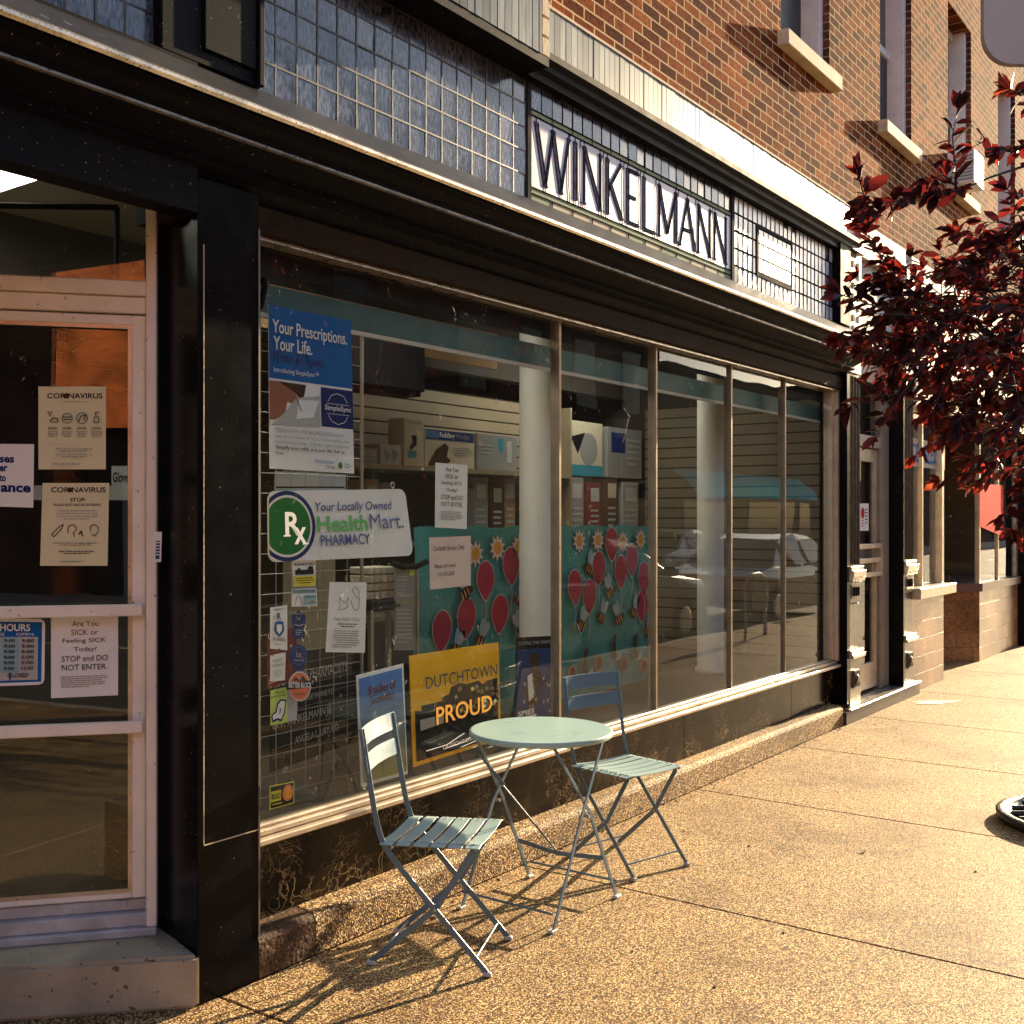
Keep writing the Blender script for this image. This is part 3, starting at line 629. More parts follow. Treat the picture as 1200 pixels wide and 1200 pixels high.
g.m(m_lav).poly([(NX0, YT, 3.165), (NX1, YT, 3.165), (NX1, YT, 3.507), (NX0, YT, 3.507)])
for z in (3.135, 3.165, 3.507, 3.535): lead(NX0, z, NX1, z, 0.007, y=-0.0023)
g.build('glass_tiles', None, npn)
l.mats = [m_leaddark]; l.cur = 0
letters = {
 'W': ([(0, 1, .27, 0, 1), (.27, 0, .5, 1, 0), (.5, 1, .75, 0, 1), (.75, 0, 1, 1, 0)], 1.35), 'I': ([(.5, 1, .5, 0, 1)], .45),
 'N': ([(.12, 0, .12, 1, 0), (.12, 1, .88, 0, 1), (.88, 0, .88, 1, 0)], 1.0), 'K': ([(.15, 0, .15, 1, 1), (.85, 1, .2, .45, 0), (.32, .55, .9, 0, 1)], .95),
 'E': ([(.18, 0, .18, 1, 1), (.18, 1, .85, 1, 0), (.18, .5, .75, .5, 0), (.18, 0, .85, 0, 0)], .8), 'L': ([(.18, 0, .18, 1, 1), (.18, 0, .9, 0, 0)], .8),
 'M': ([(.1, 0, .1, 1, 0), (.1, 1, .5, .1, 1), (.5, .1, .9, 1, 0), (.9, 0, .9, 1, 1)], 1.2), 'A': ([(.05, 0, .5, 1, 0), (.5, 1, .95, 0, 1), (.25, .35, .75, .35, 0)], 1.0)}
word = 'WINKELMANN'; tot = sum(letters[c][1] for c in word); W_ = NX1 - NX0 - 0.08; gap = 0.018
xx = NX0 + 0.04; dark = MB().m(m_letter); ZB, ZT = 3.195, 3.478
for c in word:
    st, wl = letters[c]; wl = wl / tot * W_; ia, ib = xx + gap / 2, xx + wl - gap / 2
    for (a, b_, c_, d_, thick) in st:
        xa, za, xb, zb = ia + a * (ib - ia), ZB + b_ * (ZT - ZB), ia + c_ * (ib - ia), ZB + d_ * (ZT - ZB)
        wd = 0.028 if thick else 0.014
        lead(xa, za, xb, zb, wd, dark, -0.0007 - 0.0001 * random.random())
        dx, dz = xb - xa, zb - za; ln = math.hypot(dx, dz); ox, oz = dz / ln * wd * .55, -dx / ln * wd * .55
        lead(xa + ox, za + oz, xb + ox, zb + oz, 0.0055, y=-0.0017); lead(xa - ox, za - oz, xb - ox, zb - oz, 0.0055, y=-0.0017)
    for zz, s_ in ((ZB, -1), (ZT, 1)):             # serif diamonds and the leads that tie a letter to the border
        for ex in set([round(a, 2) for (a, b_, c_, d_, th) in st for (a, b_) in ((a, b_), (c_, d_)) if abs(b_ - (0 if s_ < 0 else 1)) < 0.01]):
            x = ia + ex * (ib - ia)
            dark.prism([(x - .026, YT - .0016, zz), (x, YT - .0016, zz - s_ * .014), (x + .026, YT - .0016, zz), (x, YT - .0016, zz + s_ * .012)], (0, -0.0006, 0))
            lead(x, zz + s_ * .012, x, zz + s_ * .03, 0.005)
    if xx > NX0 + .05: lead(xx, 3.165, xx - .012, 3.26, .006); lead(xx - .012, 3.26, xx - .012, 3.42, .006); lead(xx - .012, 3.42, xx, 3.507, .006)
    xx += wl
l.build('lead_came', None, npn); dark.build('lettering', None, npn)
# --- long cornice with cap, bright lips and coves
XC0, XC1 = -6.0, 8.62
co = root('cornice', (0, -0.1, 2.7), None, None); co.parent = bld; co.location = Vector((0, -0.1, 2.7)) - bld.location
MB().prism(*extr([(0.03, 3.10), (-0.215, 2.925), (-0.215, 2.905), (0.03, 3.08)], XC0, XC1)).build('cap', m_ledge, co)
MB().prism(*extr([(-0.2155, 2.926), (-0.2185, 2.926), (-0.226, 2.918), (-0.226, 2.908), (-0.2155, 2.900)], XC0, XC1)).build('bright_lip', m_lip, co)
MB().prism(*extr([(0.03, 3.075), (-0.205, 2.905), (-0.205, 2.895), (-0.17, 2.885), (-0.13, 2.86), (-0.125, 2.835), (-0.115, 2.833), (-0.02, 2.79), (-0.02, 2.76), (0.02, 2.75), (0.06, 2.70), (0.06, 3.075)], XC0, XC1)).build('moulding', m_blackpaint, co)
MB().prism(*extr([(-0.122, 2.842), (-0.134, 2.840), (-0.136, 2.831), (-0.122, 2.829)], XC0, XC1)).build('bright_lip', m_lip, co)
MB().prism(*extr([(-0.022, 2.772), (-0.028, 2.770), (-0.028, 2.765), (-0.022, 2.763)], XC0, XC1)).build('bright_lip', m_blackpaint, co)
MB().box(2.33, 8.52, 0.035, 0.22, 2.60, 2.698).build('window_header', m_header, bld, bevel=0.006)
MB().box(2.60, 8.50, 0.06, 0.13, 2.585, 2.598).build('header_strip', m_lip, bld)
# --- piers
p = MB(); p.prism([(2.33, 0, 0), (2.59, 0, 0), (2.59, .4, 0), (2.43, .4, 0), (2.388, .262, 0)], (0, 0, 2.72))
pier = p.build('black_pier', m_black, bld, bevel=0.004)
p = MB(); zt = 2.5; p.box(2.352, 2.355, -0.002, 0.0, 0.52, zt); p.box(2.352, 2.585, -0.002, 0.0, 0.52, 0.5235)
p.build('panel_bead', m_sill, pier)
MB().box(2.585, 2.592, -0.003, 0.0, 0.15, 2.6).build('panel_bead', paint('dull_edge', (0.12, 0.1, 0.08), 0.5), pier)
MB().box(8.50, 8.56, 0.0, 0.3, 0.15, 2.72).build('black_pier', m_black, bld)
# --- bulkhead of marble slabs
sx = [2.59, atx(504, YG), atx(656, YG), atx(800, YG), atx(926, YG), 8.50]
mbk = MB()
for a, b in zip(sx, sx[1:]): mbk.box(a + 0.0015, b - 0.0015, YG - 0.01, YG + 0.05, 0.13, 0.44)
mbk.build('marble_bulkhead', m_marble, bld, bevel=0.002)
MB().box(2.59, 8.5, YG + 0.01, YG + 0.2, 0.0, 0.45).build('bulkhead_core', m_slatdark, bld)
# --- display window frame
dw = root('display_window', ((X0 + X1) / 2, YG, 0.44), None, None); dw.parent = bld; dw.location = Vector(dw.location) - bld.location
m_mull = paint('mullion_aluminium', (0.30, 0.235, 0.165), 0.4, metal=0.3, var=0.2, scale=10, bump=0.1, spots=0.02)
MX = [atx(p_, YG - 0.02) for p_ in (657, 770, 858, 921)]
ZS, ZH = 0.49, 2.60
s_ = MB(); s_.box(2.592, 8.498, 0.045, 0.17, 0.44, 0.462); s_.box(2.592, 8.498, 0.075, 0.17, 0.464, 0.486); s_.box(2.66, 8.46, 0.098, 0.15, 0.486, 0.50)
s_.build('window_sill', m_alu, dw, bevel=0.004)
f = MB(); f.box(2.592, 2.655, 0.07, 0.16, 0.488, ZH); f.build('jamb', m_alu, dw, bevel=0.004)
f = MB(); f.box(8.455, 8.498, 0.06, 0.16, 0.488, ZH); f.box(8.42, 8.45, 0.09, 0.16, 0.502, ZH); f.build('jamb', m_alu, dw, bevel=0.004)
for x in MX:
    f = MB(); f.box(x - 0.010, x + 0.010, 0.102, 0.155, 0.501, ZH)
    for z in (0.95, 1.45, 2.0): f.cyl((x, 0.1005, z), (x, 0.103, z), 0.005, n=8)
    f.build('mullion', m_mull, dw, bevel=0.003)
px_ = [2.655] + MX + [8.42]
for a, b in zip(px_, px_[1:]): MB().box(a + (0.0 if a == 2.655 else .010), b - (0 if b == 8.42 else .010), YG, YG + 0.006, 0.50, ZH).build('pane', m_glass, dw)
# small black latch hook on the left jamb
hk = MB(); hk.tube([(2.60, 0.06, 2.30), (2.62, 0.03, 2.34), (2.645, 0.03, 2.41), (2.655, 0.05, 2.44)], [0.012, 0.015, 0.013, 0.016], 8); hk.box(2.60, 2.625, 0.04, 0.07, 2.27, 2.31)
hk.build('hook', m_blackpaint, dw)
# kerb along the shop front
kb = MB()
prof = [(0.11, 0.0), (0.0, 0.0), (0.004, 0.125), (0.012, 0.142), (0.03, 0.152), (0.11, 0.158)]
kb.prism(*extr(prof, 2.86, 8.42))
tag(kb.build('building_kerb', m_curb, bevel=0.004), kind='structure')
kb = MB(); kb.prism(*extr(prof, 2.59, 2.858)); tag(kb.build('building_kerb', m_curbdark, bevel=0.004), kind='structure')

# --- interior
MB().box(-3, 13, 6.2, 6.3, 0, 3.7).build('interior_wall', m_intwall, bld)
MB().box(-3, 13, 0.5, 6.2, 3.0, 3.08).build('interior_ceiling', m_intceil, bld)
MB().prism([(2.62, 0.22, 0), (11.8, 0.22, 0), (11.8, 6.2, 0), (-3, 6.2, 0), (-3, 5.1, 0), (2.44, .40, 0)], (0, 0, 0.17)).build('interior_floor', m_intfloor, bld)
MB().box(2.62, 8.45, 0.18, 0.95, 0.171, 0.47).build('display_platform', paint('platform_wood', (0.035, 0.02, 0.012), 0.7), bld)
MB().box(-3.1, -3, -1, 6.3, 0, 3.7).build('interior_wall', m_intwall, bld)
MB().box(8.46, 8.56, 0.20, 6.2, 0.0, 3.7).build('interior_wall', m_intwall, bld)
MB().box(2.60, 8.46, 0.165, 0.175, 2.50, 2.585).build('soffit_board', m_blackpaint, bld)
MB().box(2.66, 8.45, 0.20, 0.205, 2.36, 2.47).build('teal_valance', m_tealband, bld)
MB().box(2.66, 8.45, 0.196, 0.21, 2.345, 2.362).build('valance_strip', m_column, bld)
# soffit beams and bulkhead with department lettering
MB().box(2.62, 8.45, 1.9, 2.0, 2.62, 3.0).build('interior_beam', m_intwall, bld)
for x in (5.21, 7.45):
    c_ = MB(); c_.lathe((x, 0.64, 0), [(0.125, 0.471), (0.125, 0.50), (0.108, 0.51), (0.108, 2.98)], 28)
    c_.build('interior_column', m_column, bld)
sw = MB()
for k in range(24):
    z = 0.5 + k * 0.085
    sw.m(m_slat2).box(8.435, 8.455, 0.2, 1.75, z, z + 0.074); sw.m(m_slatdark).box(8.44, 8.455, 0.2, 1.75, z + 0.074, z + 0.085)
sw.build('slatwall', None, bld)
# one ceiling light over the entrance; two more added unseen to light the display
for x, y in ((2.28, 1.62), (3.9, 0.75), (7.0, 1.35)):
    r = root('ceiling_light', (x, y, 2.9), 'lit fluorescent light fixture on the shop ceiling %s' % ({2.28: 'seen through the glass over the entrance door', 3.9: 'added out of sight behind the first pane to brighten the display', 7.0: 'added out of sight behind the right hand panes to brighten the display'}[x]), 'ceiling light', 'ceiling lights in the shop')
    hx, hy = (.16, .62) if x < 3 else (.62, .15)
    MB().box(x - hx, x + hx, y - hy, y + hy, 2.94, 2.998).build('housing', m_column, r)
    MB().box(x - hx + .02, x + hx - .02, y - hy + .02, y + hy - .02, 2.925, 2.939).build('diffuser', m_tube, r)

# ================================================================== entrance on the chamfer
DP = Plane((2.388, 0.29), (-0.762, 0.648)); DD, DN = DP.d, DP.n
if DD.x > 0: DD = -DD
P0 = Vector((2.388, 0.29, 0))
def D(s, z, h=0): return P0 + DD * s + DN * h + Vector((0, 0, z))     # s runs to the left along the chamfer
def dbox(mb, s0, s1, h0, h1, z0, z1):
    c_ = (D(s0, z0, h0) + D(s1, z1, h1)) / 2
    mb.obox(c_, DD, abs(s1 - s0) / 2, abs(h1 - h0) / 2, abs(z1 - z0) / 2); return mb
st = MB()
a = Vector((2.325, -0.02, 0)); b = a + Vector((-0.72, 0.70, 0)) * 2.3
bk = Vector((2.42, 0.30, 0)); bk2 = bk + Vector((-0.762, 0.648, 0)) * 2.4
st.prism([a, b, bk2, bk], (0, 0, 0.172))
step = st.build('entrance_step', m_step, bld, bevel=0.012, segs=2)
ed = root('entrance_door', D(0.5, 0.172), None, None); ed.parent = bld; ed.location = Vector(ed.location) - bld.location
m = MB(); dbox(m, 0.0, 1.15, -0.10, 0.06, 0.172, 0.20); dbox(m, 0.02, 1.13, -0.08, 0.035, 0.20, 0.245); dbox(m, 0.02, 1.13, -0.08, 0.0, 0.245, 0.285); m.build('threshold', m_thresh, ed, bevel=0.004)
def dz_at(px, py): return DP.at(px, py).z
ZD = dz_at(100, 368)                                     # top of the door leaf
ZB0 = 0.29
m = MB(); dbox(m, 0.0, 0.036, -0.06, 0.05, 0.20, 2.95); m.build('jamb', m_doorpaint, ed, bevel=0.004)
m = MB(); dbox(m, 1.09, 1.15, -0.06, 0.05, 0.20, 2.95); m.build('jamb', m_doorpaint, ed, bevel=0.004)
ZTB = dz_at(100, 346); ZTT = dz_at(100, 329)
m = MB(); dbox(m, 0.036, 1.09, -0.06, 0.045, ZTB, ZTT); dbox(m, 0.036, 1.09, -0.06, 0.025, ZD + 0.006, ZTB - 0.002); m.build('transom_bar', m_doorpaint, ed, bevel=0.004)
m = MB(); dbox(m, 0.037, 1.085, -0.02, -0.014, ZTT, 2.95); m.build('transom_glass', m_glassdoor, ed)
sL = 0.086; zb = dz_at(80, 1050)
lf = MB(); dbox(lf, 0.039, sL, -0.04, 0.01, ZB0, ZD); dbox(lf, 1.005, 1.086, -0.04, 0.01, ZB0, ZD); dbox(lf, sL, 1.005, -0.04, 0.01, ZD - 0.035, ZD); dbox(lf, sL, 1.005, -0.04, 0.01, ZB0, zb)
leaf = lf.build('door_leaf', m_doorpaint, ed, bevel=0.004)
dk = MB(); dbox(dk, sL, 1.005, -0.018, -0.012, zb, ZD - 0.035); dk.build('glass', m_glassdoor, leaf)
bd = MB(); dbox(bd, sL - .001, sL + 0.012, 0.002, 0.008, zb, ZD - .035); dbox(bd, sL, 1.005, 0.002, 0.009, zb - .001, zb + .012); dbox(bd, sL, 1.005, 0.002, 0.009, ZD - .047, ZD - .034); bd.build('glazing_bead', m_alu, leaf)
for pyy, nm in ((715, 'push_bar'), (852, 'push_bar')):
    z = dz_at(80, pyy); pb = MB()
    dbox(pb, 0.046, 1.06, 0.035, 0.060, z - 0.020, z + 0.020); dbox(pb, 0.05, 0.075, 0.0, 0.035, z - .015, z + .015); dbox(pb, 1.01, 1.05, 0.0, 0.035, z - .015, z + .015)
    pb.build(nm, m_doorpaint, leaf, bevel=0.003)
m = MB(); z = dz_at(125, 1058); dbox(m, 0.10, 0.135, 0.0, 0.012, z - .014, z + .006); m.build('lock', m_thresh, leaf)
# sidelight and return wall left of the door, soffit over the entrance
m = MB(); dbox(m, 1.15, 3.2, -0.1, 0.05, 0.172, 0.7); m.build('entrance_bulkhead', m_black, bld)
m = MB(); dbox(m, 1.15, 3.2, -0.02, -0.014, 0.7, 2.95); m.build('entrance_sidelight', m_glassdoor, bld)
MB().box(-3, 2.33, 0.0, 0.10, 2.60, 3.09).build('entrance_beam', m_blackpaint, bld)
MB().poly([(-3, 0.1, 2.94), (2.39, 0.1, 2.94), (2.39, 0.29, 2.94), (-0.65, 2.875, 2.94), (-3, 2.875, 2.94)]).build('entrance_soffit', m_blackpaint, bld)
cq = [yp(1.0).at(*q_) for q_ in ((-60, 240), (137, 243), (137, 330))]
MB().tube(cq[:2], .012).build('conduit', BLACK, bld); MB().tube(cq[1:], .012).build('conduit', BLACK, bld)
# barcode tag on the door jamb
bq = Sheet([(181, 623), (191, 623), (190, 658), (180, 658)], DP, 0.052)
bq.rect(.35, .3, .8, .9, MIDB)
for k in range(5): bq.rect(.38, .34 + k * .1, .76, .38 + k * .1, WHITE)
bq.build('barcode_sticker', 'small white barcode sticker on the right jamb of the entrance door', 'sticker', WHITE)

# ================================================================== second entrance, with cast iron pilasters
def pilaster(xa, xb):
    pl = root('iron_pilaster', ((xa + xb) / 2, 0, 0.1), None, None); pl.parent = bld; pl.location = Vector(pl.location) - bld.location
    w_ = xb - xa; c_ = (xa + xb) / 2
    b_ = MB(); b_.box(xa, xb, 0.0, 0.25, 0.115, 0.50); b_.box(xa + .01, xb - .01, 0.012, 0.25, 0.56, 0.93); b_.box(xa, xb, 0.0, 0.25, 0.93, 1.10); b_.build('base', m_iron, pl, bevel=0.008)
    for grp in (((0.50, 0.53, -0.035), (0.5295, 0.562, -0.02)), ((1.10, 1.137, -0.03), (1.136, 1.187, -0.04), (1.186, 1.22, -0.02))):
        cp = MB()
        for z0, z1, o in grp: cp.box(xa - 0.012 + o * .1, xb + 0.012 - o * .1, o, 0.2 + o * .1, z0, z1)
        cp.build('capping', m_lip, pl, bevel=0.004)
    rs = MB(); rs.m(m_iron).box(c_ - .07, c_ + .07, -0.014, 0, 0.26, 0.40); rs.m(BLACK).box(c_ - .058, c_ + .058, -0.017, -0.0135, 0.272, 0.388)
    rs.m(m_iron).cyl((c_, -0.016, .33), (c_, -0.028, .33), 0.04, 0.02, 10)
    vs_ = MB().m(m_iron).box(c_ - .09, c_ + .09, -0.004, 0, .965, 1.075)
    for k in range(3): vs_.m(BLACK).cyl((c_ - .055 + k * .055, -0.003, 0.985), (c_ - .055 + k * .055, -0.003, 1.055), 0.013, n=8)
    rs.build('rosette', None, pl)
    vs_.build('slot_block', None, pl)
    sh = MB(); sh.box(xa + .004, xb - .004, 0.02, 0.25, 1.22, 2.74)
    for k in range(4): x = xa + .02 + k * (w_ - .05) / 3; sh.cyl((x + .01, 0.018, 1.23), (x + .01, 0.018, 2.72), 0.016, n=8)
    sh.build('fluted_shaft', m_iron, pl)
    tp = MB().m(m_cream); tp.box(xa, xb, 0.0, 0.12, 2.745, 3.78); tp.box(xa - .02, xb + .02, -0.03, 0.12, 3.70, 3.79)
    for k in range(8):
        for q in (.28, .72): tp.m(BLACK).box(xa + w_ * q - .025, xa + w_ * q + .025, -0.006, -0.0015, 2.98 + k * .085, 3.03 + k * .085)
    tp.build('upper_block', None, pl, bevel=0.0)
PA = (8.56, 8.82); PB = (9.97, 10.26)
pilaster(*PA); pilaster(*PB)
MB().box(9.925, 9.955, -0.005, 0.3, 0.116, 3.7).build('pilaster_shade_strip', m_black, bld)  # black strip painting in the shade on the pilaster's unlit side
MB().box(8.43, 10.36, -0.02, 0.9, 0.0, 0.10).build('doorstep', paint('dark_riser', (0.05, 0.035, 0.03), 0.4, spots=0.03), bld)
MB().box(8.50, 10.36, -0.035, 0.9, 0.102, 0.115).build('doorstep_tread', m_lip, bld, bevel=0.003)
sd = root('street_door', (9.4, 0.16, 0.12), None, None); sd.parent = bld; sd.location = Vector(sd.location) - bld.location
f = MB(); f.box(8.82, 8.90, 0.12, 0.22, 0.116, 2.55); f.box(9.70, 9.92, 0.12, 0.22, 0.116, 3.0); f.box(8.9, 9.70, 0.12, 0.22, 2.20, 2.30); f.box(8.82, 9.70, 0.12, 0.22, 2.75, 3.0); f.build('frame', paint('street_door_paint', (0.30, 0.26, 0.21), .5, bump=.1, spots=.01), sd, bevel=0.005)
lf = MB(); lf.box(8.9, 9.0, 0.15, 0.19, 0.14, 2.19); lf.box(9.6, 9.69, 0.15, 0.19, 0.14, 2.19); lf.box(9.0, 9.6, 0.15, 0.19, 2.08, 2.19); lf.box(9.0, 9.6, 0.15, 0.19, 0.14, 0.36); lf.build('leaf', m_alu, sd, bevel=0.004)
MB().box(9.0, 9.6, 0.167, 0.173, 0.36, 2.08).build('glass', m_glassdoor, sd); MB().box(8.9, 9.70, 0.167, 0.173, 2.30, 2.75).build('transom_glass', m_glassdoor, sd)
pb = MB()
for z in (1.36, 1.24, 1.12): pb.box(8.97, 9.67, 0.10, 0.13, z - .02, z + .02)
pb.box(9.63, 9.67, 0.095, 0.15, 1.1, 1.38); pb.build('push_bar', m_alu, sd, bevel=0.004)
MB().box(8.82, 9.97, 0.05, 0.13, 3.001, 3.70).build('door_head_panel', m_grey, bld)
MB().box(8.82, 10.0, 0.0, 0.16, 3.70, 3.98).build('door_head_fascia', m_grey, bld)
MB().box(8.82, 9.97, 1.2, 1.25, 0.116, 3).build('hall_wall', m_intwall, bld)

# ================================================================== second shop to the right
MB().box(10.26, 20, 0.02, 0.13, 3.55, 3.975).build('fascia_board', m_grey, bld)
MB().box(10.26, 12.9, -0.02, 0.12, 2.62, 2.92).build('fascia_board', m_cream, bld, bevel=0.005)
MB().box(12.9, 20, -0.02, 0.12, 2.62, 2.92).build('fascia_board', m_cream, bld, bevel=0.005)
MB().box(10.26, 20, 0.03, 0.13, 2.921, 3.549).build('shop_transom', m_cream, bld)
MB().box(10.26, 11.38, 0.04, 0.25, 0.0, 0.86).build('tile_bulkhead', m_tilebrick, bld)
MB().box(11.365, 11.384, 0.05, 1.3, 0.0, 0.86).build('tile_bulkhead', m_tilebrick_y, bld)
MB().box(10.26, 11.47, -0.06, 0.22, 0.862, 0.96).build('shop_sill', m_alu, bld, bevel=0.006)
sw2 = root('side_window', (10.9, 0.1, 0.96), None, None); sw2.parent = bld; sw2.location = Vector(sw2.location) - bld.location
f = MB(); f.box(10.27, 10.33, 0.06, 0.14, 0.962, 2.62); f.box(11.32, 11.40, 0.04, 0.14, 0.962, 2.62); f.box(10.72, 10.76, 0.06, 0.14, 0.962, 2.62); f.box(10.33, 11.32, 0.06, 0.14, 2.52, 2.62); f.build('frame', m_alu, sw2, bevel=0.004)
MB().box(10.33, 10.72, 0.1, 0.106, 0.962, 2.52).build('pane', m_glass, sw2); MB().box(10.76, 11.32, 0.1, 0.106, 0.962, 2.52).build('pane', m_glass, sw2)
MB().box(11.36, 11.366, 0.14, 1.4, 0.87, 2.52).build('return_pane', m_glass, sw2)
# recessed entry and the far bay
MB().box(11.3, 13.6, 1.6, 1.7, 0.0, 3.0).build('recess_wall', paint('brown_recess', (0.16, 0.10, 0.05), 0.6), bld)
MB().box(11.3, 20, 0.02, 2.0, 2.60, 2.618).build('recess_soffit', m_blackpaint, bld)
B0 = Vector((13.07, 0.10, 0)); 
fb = MB(); fb.prism([(13.07, 0.10, 0), (15.6, 0.10, 0), (15.6, 0.5, 0), (12.9, 1.6, 0), (12.2, 1.3, 0)], (0, 0, 0.78)); fb.build('bay_bulkhead', m_tilebrick, bld)
fb = MB(); fb.prism([(13.04, 0.06, 0.782), (15.6, 0.06, 0.782), (15.6, 0.5, 0.782), (12.9, 1.6, 0.782), (12.16, 1.27, 0.782)], (0, 0, 0.09)); fb.build('bay_sill', paint('bay_sill_dark', (0.14, 0.09, 0.08), 0.4), bld)
MB().box(13.07, 13.12, 0.10, 0.15, 0.873, 2.6).build('bay_mullion', m_alu, bld); MB().box(13.95, 14.0, 0.10, 0.15, 0.873, 2.6).build('bay_mullion', m_alu, bld); MB().box(14.9, 15.0, 0.10, 0.15, 0.873, 2.6).build('bay_mullion', m_alu, bld)
MB().box(13.12, 15.0, 0.12, 0.126, 0.873, 2.6).build('bay_pane', m_glass, bld)
MB().prism([(13.07, 0.12, 0.873), (12.2, 1.3, 0.873), (12.206, 1.304, 0.873), (13.076, 0.124, 0.873)], (0, 0, 1.72)).build('bay_pane', m_glass, bld)
MB().box(15.0, 15.5, 0.0, 0.4, 0.0, 2.62).build('black_pier', m_black, bld)
m_fsw = paint('far_shop_brown', (0.16, 0.09, 0.03), .7, bump=0)
MB().box(8.6, 20, 3.2, 3.3, 0, 3).build('far_shop_wall', m_fsw, bld); MB().box(15.1, 15.2, .3, 3.2, 0, 3).build('far_shop_wall', m_fsw, bld); MB().box(12.6, 13.6, 1.9, 2.5, .1, 1.5).build('far_shop_counter', BLACK, bld)
MB().box(15.5, 24, 0.05, 0.3, 0.0, 3.55).build('far_shop_front', m_grey, bld)
MB().box(8.56, 20, 0.14, 6.2, 3.0, 3.1).build('far_shop_ceiling', m_intceil, bld)
# air conditioner in the third upper window
ac = root('air_conditioner', (12.2, 0.0, 5.05), 'white window air conditioner on the sill of the third upper window', 'air conditioner')
MB().box(12.0, 12.40, -0.10, 0.3, 5.055, 5.40).build('casing', m_whitewood, ac, bevel=0.01)
gr = MB()
for k in range(8): gr.box(11.992, 12.0, -0.085, 0.11, 5.09 + k * .034, 5.105 + k * .034)
gr.build('grille', GREY, ac)


# ================================================================== THINGS BEHIND THE DISPLAY GLASS
def YPL(y): return yp(y)
# wire grid
gx0, gx1 = 2.70, 3.33
wg = root('wire_grid_panel', ((gx0 + gx1) / 2, 0.23, 0.55), 'tall chrome wire grid panel standing behind the left end of the display window', 'wire grid')
g = MB(); zb_, zt_ = 0.52, 2.42
k = 0
x = gx1
while x > gx0: g.cyl((x, 0.23, zb_), (x, 0.23, zt_), 0.0016, n=5); x -= 0.0762
z = zb_ + .03
while z < zt_: g.cyl((gx0, 0.234, z), (gx1, 0.234, z), 0.0016, n=5); z += 0.0762
g.build('wires', m_wire, wg)
g = MB(); g.cyl((gx1 + .012, 0.232, zb_ - .04), (gx1 + .012, 0.232, zt_ + .01), 0.006, n=8); g.build('upright', m_wire, wg)

A = yp(YG + 0.02)      # posters hang just behind the glass
PF = Plane((0, YG - 0.0035), (1, 0))  # stickers on the outside of the glass

# prescriptions poster
p = Sheet([(314.5, 357), (411, 376), (415, 555), (316, 549)], A)
p.rect(0, 0, 1, .445, BLUE).rect(0, .46, .585, .73, WHITE).rect(.60, .46, 1, .71, NAVY)
p.poly([(0, .46), (.12, .46), (.3, .52), (.33, .60), (.2, .58), (.17, .66), (.05, .7), (0, .7)], SKIN).poly([(.1, .46), (.42, .46), (.40, .52), (.36, .58), (.3, .52)], BROWN)
p.poly([(.3, .55), (.58, .52), (.58, .72), (.02, .73), (.18, .64)], LGREY).poly([(.33, .56), (.57, .55), (.5, .66), (.3, .68)], WHITE)
p.stroke([(.3, .55), (.36, .63)], .004, BLACK)
for r_ in (0,): p.stroke([(.68, .545), (.72, .505), (.8, .49), (.88, .505), (.92, .545)], .0022, WHITE).stroke([(.68, .635), (.72, .672), (.8, .69), (.88, .672), (.92, .635)], .0022, WHITE).stroke([(.66, .56), (.94, .56)], .0016, WHITE).stroke([(.66, .625), (.94, .625)], .0016, WHITE)
p.text('Your Prescriptions.', .03, .085, .93, .19, WHITE, .012).text('Your Life.', .04, .185, .49, .27, WHITE, .012).text('Now in Sync.', .04, .275, .64, .355, MIDB, .012).text('Introducing SimpleSync™', .04, .375, .56, .415, WHITE)
p.text('SimpleSync', .63, .57, .96, .612, WHITE, .01)
p.text('MEDICATION SYNCHRONIZATION: A new', .05, .745, .86, .77, GREY).text('way to coordinate all of your prescriptions into', .05, .785, .92, .812, GREY).text('one monthly pickup - making it more convenient.', .05, .82, .93, .847, GREY).text('Simplify your refills and your life. Ask us', .05, .855, .86, .882, BLACK, .015).text('how.', .05, .893, .14, .91, BLACK, .015)
p.text('Winkelmann', .49, .925, .73, .948, BLUE, .01).text('Drug', .63, .958, .73, .982, BLUE, .01).ell(.80, .955, .028, .022, GREEN).lines(.85, .94, .95, .975, 3, GREEN)
p.build('prescriptions_poster', 'blue and white prescriptions poster taped at the top left of the display window', 'poster', WHITE)
# oval Rx hanging sign
hq = Sheet([(312, 575.5), (472, 573), (482, 651), (313, 659)], A, 0.012)
ELL = [(0, 0)]
def clipell(cu, cv, ru, rv, n=40):
    return [(max(0.0, cu + ru * math.cos(2 * math.pi * i / n)), min(1.0, max(0.0, cv + rv * math.sin(2 * math.pi * i / n)))) for i in range(n)]
hq.poly(clipell(.115, .50, .185, .50), NAVY).poly(clipell(.115, .50, .162, .44), WHITE).poly(clipell(.115, .50, .150, .405), GREEN)
hq.text('R', .10, .30, .20, .64, WHITE, .02).text('x', .155, .52, .235, .76, WHITE, .02)
hq.stroke([(.09, .635), (.13, .635)], .006, WHITE).stroke([(.21, .76), (.245, .755)], .005, WHITE)
hq.text('Your Locally Owned', .30, .17, .87, .34, NAVY, .012, .18).text('Health', .31, .37, .67, .60, GREEN, .018).text('Mart.', .685, .36, .945, .58, NAVY, .0).text('PHARMACY', .325, .64, .675, .80, NAVY, .015)
hr = hq.build('hanging_pharmacy_sign', 'white and green oval Rx pharmacy sign hanging below the prescriptions poster', 'sign', WHITE, thick=0.008, round_=0.035, boardname='panel')
c0 = A.at(460, 572); hk = MB(); hk.tube([c0 + Vector((.012 * math.cos(t), 0, .012 + .012 * math.sin(t))) for t in [2 * math.pi * i / 12 for i in range(13)]], .0022, 6)
hk.build('ring', m_wire, hr)
ch = MB(); c1 = A.at(324, 571); c2 = A.at(404, 571)
for i in range(26):
    t = i / 26; q = c1.lerp(c2, t); ch.tube([q, q + (c2 - c1) / 36], .0035, 5)
ch.build('chain', BLACK, hr)
